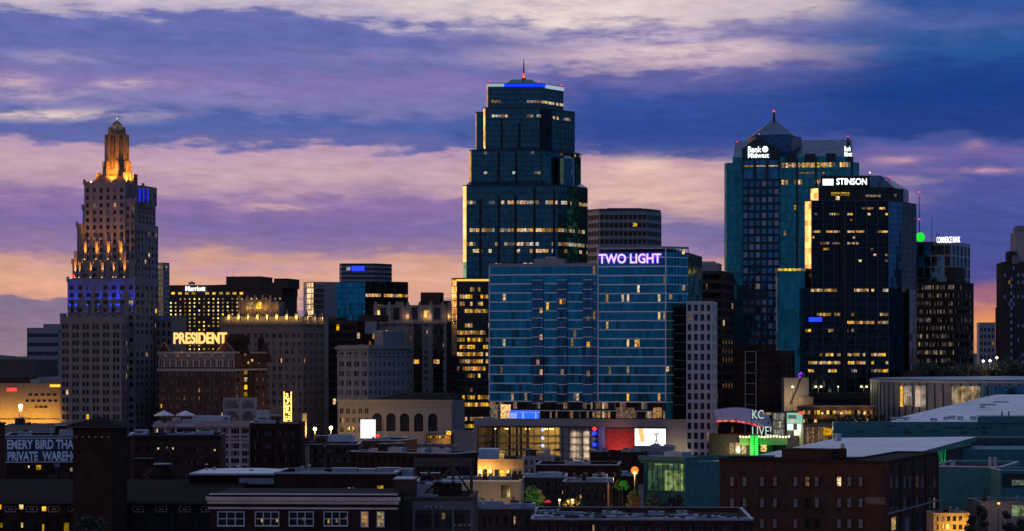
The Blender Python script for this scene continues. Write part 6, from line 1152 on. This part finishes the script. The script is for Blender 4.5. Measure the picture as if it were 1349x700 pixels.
street_lamp('orange wall lamp over the low grey shop at the right edge', 1315, 662, 497, glow('orange_globe_glow', (1, .40, .05), 2.2), AMB, 120, rad=.32)
b = simple('brick_building', 'low tan brick yard building lit orange at the foot of the big brick one', 1230, 1277, 1280, 676, 470, TANB, th=0.01, depth=8, fr=dict(cols=6, rows=2, top=678, bot=700, ww=.6, wh=.6, darks=(WINDK, LITD)))
lamp('POINT', b.root, (b.lx(1252), -4, b.lz(696)), (1, .5, .06), 1800, .4); lamp('POINT', b.root, (b.lx(1272), -3, b.lz(690)), (1, .5, .06), 700, .4)
for i, (p, t, w_) in enumerate(((1292, 664, 30), (1279, 676, 20), (1326, 668, 20), (1343, 680, 26))): tree('conifer_tree', ('tallest dark pointed tree before the low grey shop', 'short dark pointed tree beside the tan yard building', 'slim dark pointed tree under the orange wall lamp', 'low dark pointed tree in the right bottom corner')[i], p, t, 715, 440 + i * 2, w_, DRK, 1500, 70 + i, cone=1, group='dark pointed trees', leaf=.25)
# left part of the green glass building
b = simple('press_annex', 'green glass block with a pale lit corner bay behind the dark trees', 848, 903, 949, 611, 560, GREENW, th=35, depth=None, coping=GREENW, fin=False)
q = MB(); q.box(b.lx(843), b.w + .4, -.8, 0, b.lz(608), b.lz(602), GREENW); q.box(b.lx(843), b.w, 0, 6, b.lz(611.5), b.lz(603), GREENW); q.build('canopy', b.root); q = MB(); q.box(b.lx(854), b.lx(902), -.3, -.04, b.lz(648), b.lz(611), lit('bay_green_room', (.25, .62, .34), .13, .3, .25)); ba = q.build('lit_bay', b.root); q = MB()
for i in range(8): x = b.lx(854 + i * 6.8); q.box(x - .08, x + .08, -.42, -.3, b.lz(648), b.lz(611), DMETAL)
for r in (620, 638): q.box(b.lx(854), b.lx(902), -.41, -.3, b.lz(r) - .06, b.lz(r), DMETAL)
q.build('bay_frame', ba)
for p0, p1, r0, r1 in ((898, 902, 612, 646), (864, 888, 612, 614), (877, 896, 620, 647)): q = MB(); q.box(b.lx(p0), b.lx(p1), -.36, -.31, b.lz(r1), b.lz(r0), LG2); q.build('lit_panel', ba)
b.finish(); block(b, 'roof_unit', b.lx(866), b.lx(890), 3, 7, b.zt - 1, b.lz(597), METAL)

# ---- big brick building at the right
b = Bld('brick_building', 'big dark red brick building with tall grey windows and a rooftop stair house', 948, 1168, 1235, 480, th=22); RB2 = mat('old_brick', (.085, .031, .024), .9, vary=.6, brick=(.09, .065, .055), streaks=.35, spec=.12); zt = b.lz(611); q = MB(); q.box(0, b.w, 0, 9, -1, zt, RB2); q.box(b.w - 9, b.w, 9.001, b.d, -1, zt, RB2); f_ = b.front(); sd = b.side()
q.build('wall', b.root); q = MB(); q.box(.4, b.w - .4, .4, 8.6, zt - .01, zt + .2, TAR); q.box(b.w - 8.6, b.w - .4, 8.601, b.d - .4, zt - .01, zt + .2, TAR); q.build('roof', b.root); q = MB()
for (x0, x1, y0, y1) in ((-.1, b.w + .1, -.1, .39), (-.1, b.w - 9.1, 8.61, 9.1), (b.w - 9.1, b.w + .1, b.d - .39, b.d + .1), (-.1, .39, .391, 8.609), (b.w - .39, b.w + .1, .391, b.d - .391), (b.w - 9.1, b.w - 8.61, 9.11, b.d - .391)): q.box(x0, x1, y0, y1, zt - .1, zt + .55, DARKB)
q.build('parapet', b.root); block(b, 'stair_house', b.lx(1030, 1), b.lx(1096, 1), .9, 7, zt - .5, b.lz(594, y=1), REDB, DARKB); block(b, 'chimney', b.lx(1104, 1), b.lx(1113, 1), .9, 2.5, zt, b.lz(592, y=1), DARKB); q = MB(); q.cyl(b.lx(1108.5, 1), 1.7, b.lz(592), b.lz(586), .5, .4, METAL, 8); q.build('chimney_pot', b.root); block(b, 'stair_house', b.lx(1089, 1.2), b.lx(1105, 1.2), 1.2, 4, zt, b.lz(604), DARKB)
WG = mat('dull_window', (.20, .20, .22), .3, vary=.3, scale=1.5); rnd = random.Random(2); wp = []
for r in (634.5, 662.5, 690):
    for p in (964.5, 981, 1004, 1021, 1048, 1064, 1076, 1105.5, 1119, 1134): wp.append((p, r, WINDK if (p, r) in ((1064, 662.5), (1064, 690), (1076, 690)) else WG))
winrow(b, [w_ for w_ in wp if w_[:2] not in ((1105.5, 634.5), (1064, 634.5))] + [(1105.5, 634.5, LITY), (1064, 634.5, LITD)], 5.4, 12, WG, frame=DARKB)
q = MB(); q.box(b.lx(1140), b.lx(1167), -.06, .0, b.lz(665), b.lz(655.5), mat('faded_wall_sign', (.16, .12, .115), .9, vary=.5, scale=1.)); q.build('faded_panel', b.root)
q = MB(); nb = 4
for i in range(nb + 1): q.face_box(sd, sd[2] * i / nb - .35, sd[2] * i / nb + .35, -.1, .22, 0, zt - .11, REDB)
q.face_box(sd, .1, sd[2] - .1, -.1, .28, b.lz(678.5), b.lz(676.5), CONC); q.build('buttresses', b.root)
for i in range(nb):
    for r0, r1, k in ((628, 641, 2), (656, 669, 2), (682, 698, 1)):
        for j in range(k):
            a = sd[2] * (i + (.3 + .4 * j if k == 2 else .5)) / nb; hw = .62 if k == 2 else 1.7; m = LITY if (i, k) == (0, 1) else (LITD if (i, r0, j) in ((2, 628, 0), (3, 656, 1)) else WINDK if rnd.random() < .5 else WG); b.cells.append((sd, a - hw, a + hw, b.lz(r1, y=a), b.lz(r0, y=a), m, .1))
q = MB()
for c in b.cells: q.face_box(c[0], c[1] - .12, c[2] + .12, -.05, .16, c[3] - .22, c[3] - .01, CONC); q.face_box(c[0], (c[1] + c[2]) / 2 - .05, (c[1] + c[2]) / 2 + .05, 0, .13, c[3], c[4], DARKB)
q.build('sills', b.root); b.finish()

# ================================================================ foreground roofs
b = Bld('brick_warehouse', 'nearest dark brick warehouse with slate roof and dashed square brick ornaments', -90, 300, 305, 330, th=3, depth=18); ze = b.lz(663, 20); q = MB(); q.box(0, b.w, 0, b.d, -1, ze, DARKB); q.build('wall', b.root)
q = MB(); zr = b.lz(632.5, 20, 16); q.prism([(-.3, -.5), (b.w + .3, -.5), (b.w + .3, b.d), (-.3, b.d)], ze, [ze + .3, ze + .3, zr, zr], SLATE); q.build('roof', b.root); q = MB(); q.box(-.3, b.w + .3, -.75, -.45, ze - .1, ze + .25, DMETAL); q.build('gutter', b.root)
q = MB(); WB = mat('white_brick', (.72, .66, .64), .85, vary=.3)
for i in range(5):
    for z in (-.36, .36): q.box(-.74 + i * .32, -.56 + i * .32, -.05, .03, z - .05, z + .05, WB)
for z in (-.2, .05): 
    for x in (-.8, .74): q.box(x - .04, x + .05, -.05, .03, z, z + .16, WB)
for x in (-.17, .17): q.box(x - .09, x + .09, -.05, .03, -.09, .09, WB)
me = q.mesh('brick_ornament')
for p in (14, 42, 71, 97, 152, 182, 212.5, 243.5, 273): ob = bpy.data.objects.new('brick_ornament', me); COL.objects.link(ob); ob.parent = b.root; ob.location = (b.lx(p), 0, b.lz(671, b.lx(p)))
q = MB()
for p in (-2, 28, 58, 86, 134, 167, 197, 228, 258): x = b.lx(p); q.box(x - .28, x + .28, -.25, .05, 0, ze - .2, DARKB)
q.build('buttress', b.root); winrow(b, [(-1, 668, LITY, 5, 6), (28, 668, LITY, 5, 6), (58, 670.5, LITY, 5, 6), (87.5, 695, LITY, 6, 12), (29, 692, LITY, 2.2, 6), (57, 696, LITY, 2.2, 10), (2, 692, LITY, 2, 6), (14, 694, WINDK, 6, 14), (42, 694, WINDK, 6, 14), (71, 694, WINDK, 6, 14), (167, 692, WINDK, 7, 16), (197, 692, WINDK, 7, 16), (228, 692, WINDK, 7, 16), (258, 692, WINDK, 7, 16)], 5, 6, LITY, y=-.26)
b.finish()
Y = 326; o = tag(empty('brick_tower', (px(132, Y), Y, 0), R(-12)), 'square dark brick tower with overhanging pyramid roof rising from the slate roofed warehouse', 'tower'); sc_ = Y / F; q = MB(); h_ = 27 * sc_; q.box(-h_, h_, -h_, h_, 0, pz(563, Y), DARKB); q.build('shaft', o); q = MB(); e = 33 * sc_; zt = pz(563, Y); q.prism([(-e, -e), (e, -e), (e, e), (-e, e)], zt, zt + .35, DMETAL); q.prism([(-e - .1, -e - .1), (e + .1, -e - .1), (e + .1, e + .1), (-e - .1, e + .1)], zt + .351, pz(549.5, Y), SLATE, [(-.1, -.1), (.1, -.1), (.1, .1), (-.1, .1)]); q.build('pyramid_roof', o)
for k in range(6):
    a = -h_ + 2 * h_ * (k + .5) / 6
    q = MB(); q.box(a - .1, a + .1, -h_ - .06, -h_ + .02, pz(575.5, Y), pz(574.2, Y), WB); q.build('white_brick', o)
b = Bld('brick_building', 'nearest low brick building with cream cornice and white framed windows', 277, 522, 530, 300, th=3, depth=14); zt = b.lz(651); q = MB(); q.box(0, b.w, 0, b.d, -1, zt - .2, DARKB); q.build('wall', b.root); q = MB(); q.box(.2, b.w - .2, .3, b.d, zt - .21, zt - .1, TAR); q.build('roof', b.root)
for r0, r1, out in ((651, 652.5, .12), (655.5, 660, .5), (660.05, 664.5, .32), (669, 671.5, .18)): q = MB(); q.box(-out, b.w + out, -out, .3, b.lz(r1), b.lz(r0), CORN if r0 > 652 else WPAINT); q.build('cornice', b.root)
winrow(b, [(304.5, 683.5, WINDK, 34, 17), (352, 683.5, WINDK, 30, 17), (397, 683.5, WINDK, 31, 17), (442.5, 683.5, WINDK, 30, 17)], 34, 17, WINDK, frame=WPAINT, bars=2); winrow(b, [(480.5, 684, LITD, 8, 18), (501.5, 684, LITY, 8, 18)], 8, 18, LITY, frame=WPAINT)
winrow(b, [(345, 686, LITW, 2, 4), (365, 686, LITW, 2.5, 4), (400, 684, LITW, 2.5, 4), (433, 687, LITW, 2.5, 5), (444, 686, LITD, 3, 5), (456, 683, LITD, 4, 3)], 2, 3, LITW, y=-.06); b.finish()
b = simple('brick_building', 'black rear block with two yellow lit windows above the cream cornice', 362, 521, 524, 622.5, 330, DARKB, th=2, depth=12, coping=METAL, fin=False); winrow(b, [(460, 646.5, LITW, 3, 9), (466, 646.5, LITW, 3.5, 9), (501, 645.5, LITY, 8, 11)], 3, 9, LITY); b.finish()
for p0, p1, r in ((437, 470, 617), (472, 494, 618), (496, 527, 616.5), (529, 545, 617.5)): block(b, 'roof_unit', b.lx(p0, 8), b.lx(p1, 8), 8, 10, b.zt - 1, b.lz(r, y=8), METAL)
b = simple('industrial_building', 'dark grey shed with pale shallow roof edge left of the black rear block', 250, 363, 366, 624, 345, SLATE, th=2, depth=14, coping=METAL); q = MB(); q.prism([(0, 0), (b.w, 0), (b.w, b.d), (0, b.d)], b.zt + .01, [b.zt + .1] * 4, WHITER, [(1, 3), (b.w - 1, 3), (b.w * .6, b.d - 2), (b.w * .4, b.d - 2)]) if False else q.prism([(.5, .5), (b.w - .5, .5), (b.w - .5, b.d - .5), (.5, b.d - .5)], b.zt, b.zt + .35, WHITER, [(b.w * .4, 4), (b.w * .75, 4), (b.w * .75, 9), (b.w * .4, 9)]); q.build('roof', b.root); winrow(b, [(338, 634, GREYP, 46, 8)], 46, 8, GREYP)
b = simple('brick_building', 'brown brick building with concrete band and lit windows under the steel truss', 519, 622, 626, 655, 308, mat('dusty_brick', (.14, .088, .072), .9, vary=.5, brick=(.15, .11, .1), streaks=.3, spec=.12), th=2, depth=14, fin=False); q = MB(); q.box(0, b.lx(545), -.1, 6, 0, b.lz(632), BROWNB); q.box(-.1, b.lx(545) + .1, -.25, 6.1, b.lz(632), b.lz(631), METAL); q.build('brick_pier', b.root); q = MB(); q.box(b.lx(545), b.w, -.2, .1, b.lz(672), b.lz(661), BUFF)
for p in (545, 597, 621): q.box(b.lx(p) - .15, b.lx(p) + .15, -.3, .1, 0, b.lz(661), BUFF)
q.build('concrete_band', b.root); winrow(b, [(526.5, 685, LITW, 5, 12), (538.5, 683, LITY, 4, 15), (584, 680, LITW, 4, 8)], 5, 12, LITW); winrow(b, [(558, 685, WINDK, 16, 16), (574, 685, WINDK, 8, 16), (605, 685, WINDK, 10, 16), (592, 687, WINDK, 5, 10)], 16, 16, WINDK, frame=BROWNB, bars=2); b.finish()
Y = 316; o = tag(empty('truss_frame', (0, 0, 0)), 'rusty steel post and diagonal truss frame standing on the brown brick roof', 'frame'); q = MB(); z0, z1 = pz(656, Y), pz(614, Y)
for p in (546.5, 597, 621): q.box(px(p, Y) - .2, px(p, Y) + .2, Y - .2, Y + .2, z0, z1, STEELR)
q.build('post', o); q = MB(); q.box(px(545, Y), px(622, Y), Y - .25, Y + .25, z1 - .1, z1 + 1., STEELR); q.build('beam', o); q = MB()
for a, c in (((560, 618), (596, 652)), ((596, 616), (560, 650)), ((598, 617), (620, 650)), ((598, 648), (620, 648)), ((572, 640), (596, 640))): q.bar((px(a[0], Y), Y, pz(a[1], Y)), (px(c[0], Y), Y, pz(c[1], Y)), .16, STEELR)
q.build('brace', o)
for i, p in enumerate((555, 576)): q = MB(); qx = px(p, Y + 3); q.box(-1., 1., -.8, .8, 0, 1.7, METAL); q.cyl(0, 0, 1.7, 1.95, .6, .6, DMETAL, 10); tag(q.build('air_conditioner', None, (qx, Y + 3, pz(654, Y + 3))), ('pale metal air conditioner by the left truss post', 'pale metal air conditioner under the truss diagonals')[i], 'air conditioner', 'roof air conditioners by the truss')
b = simple('brick_building', 'long low brick building with a roof full of pale air units at the bottom', 700, 992, 1000, 684, 390, REDB, th=2, depth=30, coping=METAL, fin=False, fr=dict(cols=20, rows=1, top=689, bot=706, ww=.4, wh=.6, k=2, darks=(WINDK, WINBL), lit_p=.05)); b.units(34, b.zt - .8, 9, .02, .98, .05, .6, .9); b.finish()
b = simple('brick_building', 'dark low brick roof between the truss frame and the long low building', 622, 701, 704, 671, 400, BROWNB, th=2, depth=16, coping=DMETAL, units=4, fr=dict(cols=8, rows=1, top=677, bot=695, ww=.5, wh=.6, k=2, darks=(WINDK, WINBL), lit_p=.05))

# ---- roof clutter on the low town: ducts, vents, stair houses, parapet caps, aerials
def clutter(root, w, d, z, seed, n=5, y1=.7):
    rnd = random.Random(seed)
    for i in range(n):
        x, y = w * rnd.uniform(.06, .94), d * rnd.uniform(.08, y1); k = rnd.random(); q = MB()
        if k < .3: q.cyl(0, 0, 0, rnd.uniform(.7, 1.6), .16, .16, METAL, 8); q.cyl(0, 0, 1.6, 1.8, .3, .1, METAL, 8); nm = 'vent_pipe'
        elif k < .5: L_ = rnd.uniform(2, 5); q.box(-L_ / 2, L_ / 2, -.3, .3, .25, .8, METAL); q.box(-L_ / 2, -L_ / 2 + .5, -.35, .35, 0, 1.3, METAL); nm = 'duct'
        elif k < .65: a = rnd.uniform(1., 1.8); q.box(-a, a, -1.2, 1.2, 0, rnd.uniform(1.6, 2.4), rnd.choice((DARKB, BROWNB, DCONC))); q.box(-a - .1, a + .1, -1.3, 1.3, 2.41, 2.5, METAL); nm = 'stair_house'
        elif k < .8: q.box(-.45, .45, -.45, .45, 0, rnd.uniform(1.2, 2.2), REDB); q.cyl(0, 0, 2.2, 2.6, .2, .18, DMETAL, 8); nm = 'chimney'
        elif k < .9: q.cyl(0, 0, 0, rnd.uniform(2.5, 4.5), .05, .03, DMETAL, 5); q.box(-.6, .6, -.03, .03, 2., 2.05, DMETAL); nm = 'aerial'
        else: q.box(-.9, .9, -.6, .6, .2, 1.1, METAL); q.cyl(0, 0, 1.1, 1.3, .5, .5, DMETAL, 10); nm = 'roof_unit'
        q.build(nm, root, (x, y, z))
for k, (bb, n) in enumerate(LOW): clutter(bb.root, bb.w, bb.d, bb.zt - .8, 200 + k, int(n * 1.5))

for i, (p, r, Yp, lab) in enumerate(((571, 664, 296, 'tall dark utility pole before the brown brick building'), (609, 688, 292, 'short dark utility pole right of the tall one'), (690, 664, 440, 'thin utility pole by the green-lit tree'))):
    o = tag(empty('utility_pole', (px(p, Yp), Yp, 0)), lab, 'pole', 'utility poles'); q = MB(); z = pz(r, Yp); q.cyl(0, 0, 0, z, .13, .1, STEELR, 7); q.build('pole', o); q = MB(); q.box(-1., 1., -.06, .06, z - .6, z - .45, STEELR); q.build('crossarm', o); q = MB()
    for x in (-.9, -.3, .3, .9): q.cyl(x, 0, z - .45, z - .25, .05, .04, WPAINT, 6)
    q.build('insulator', o)
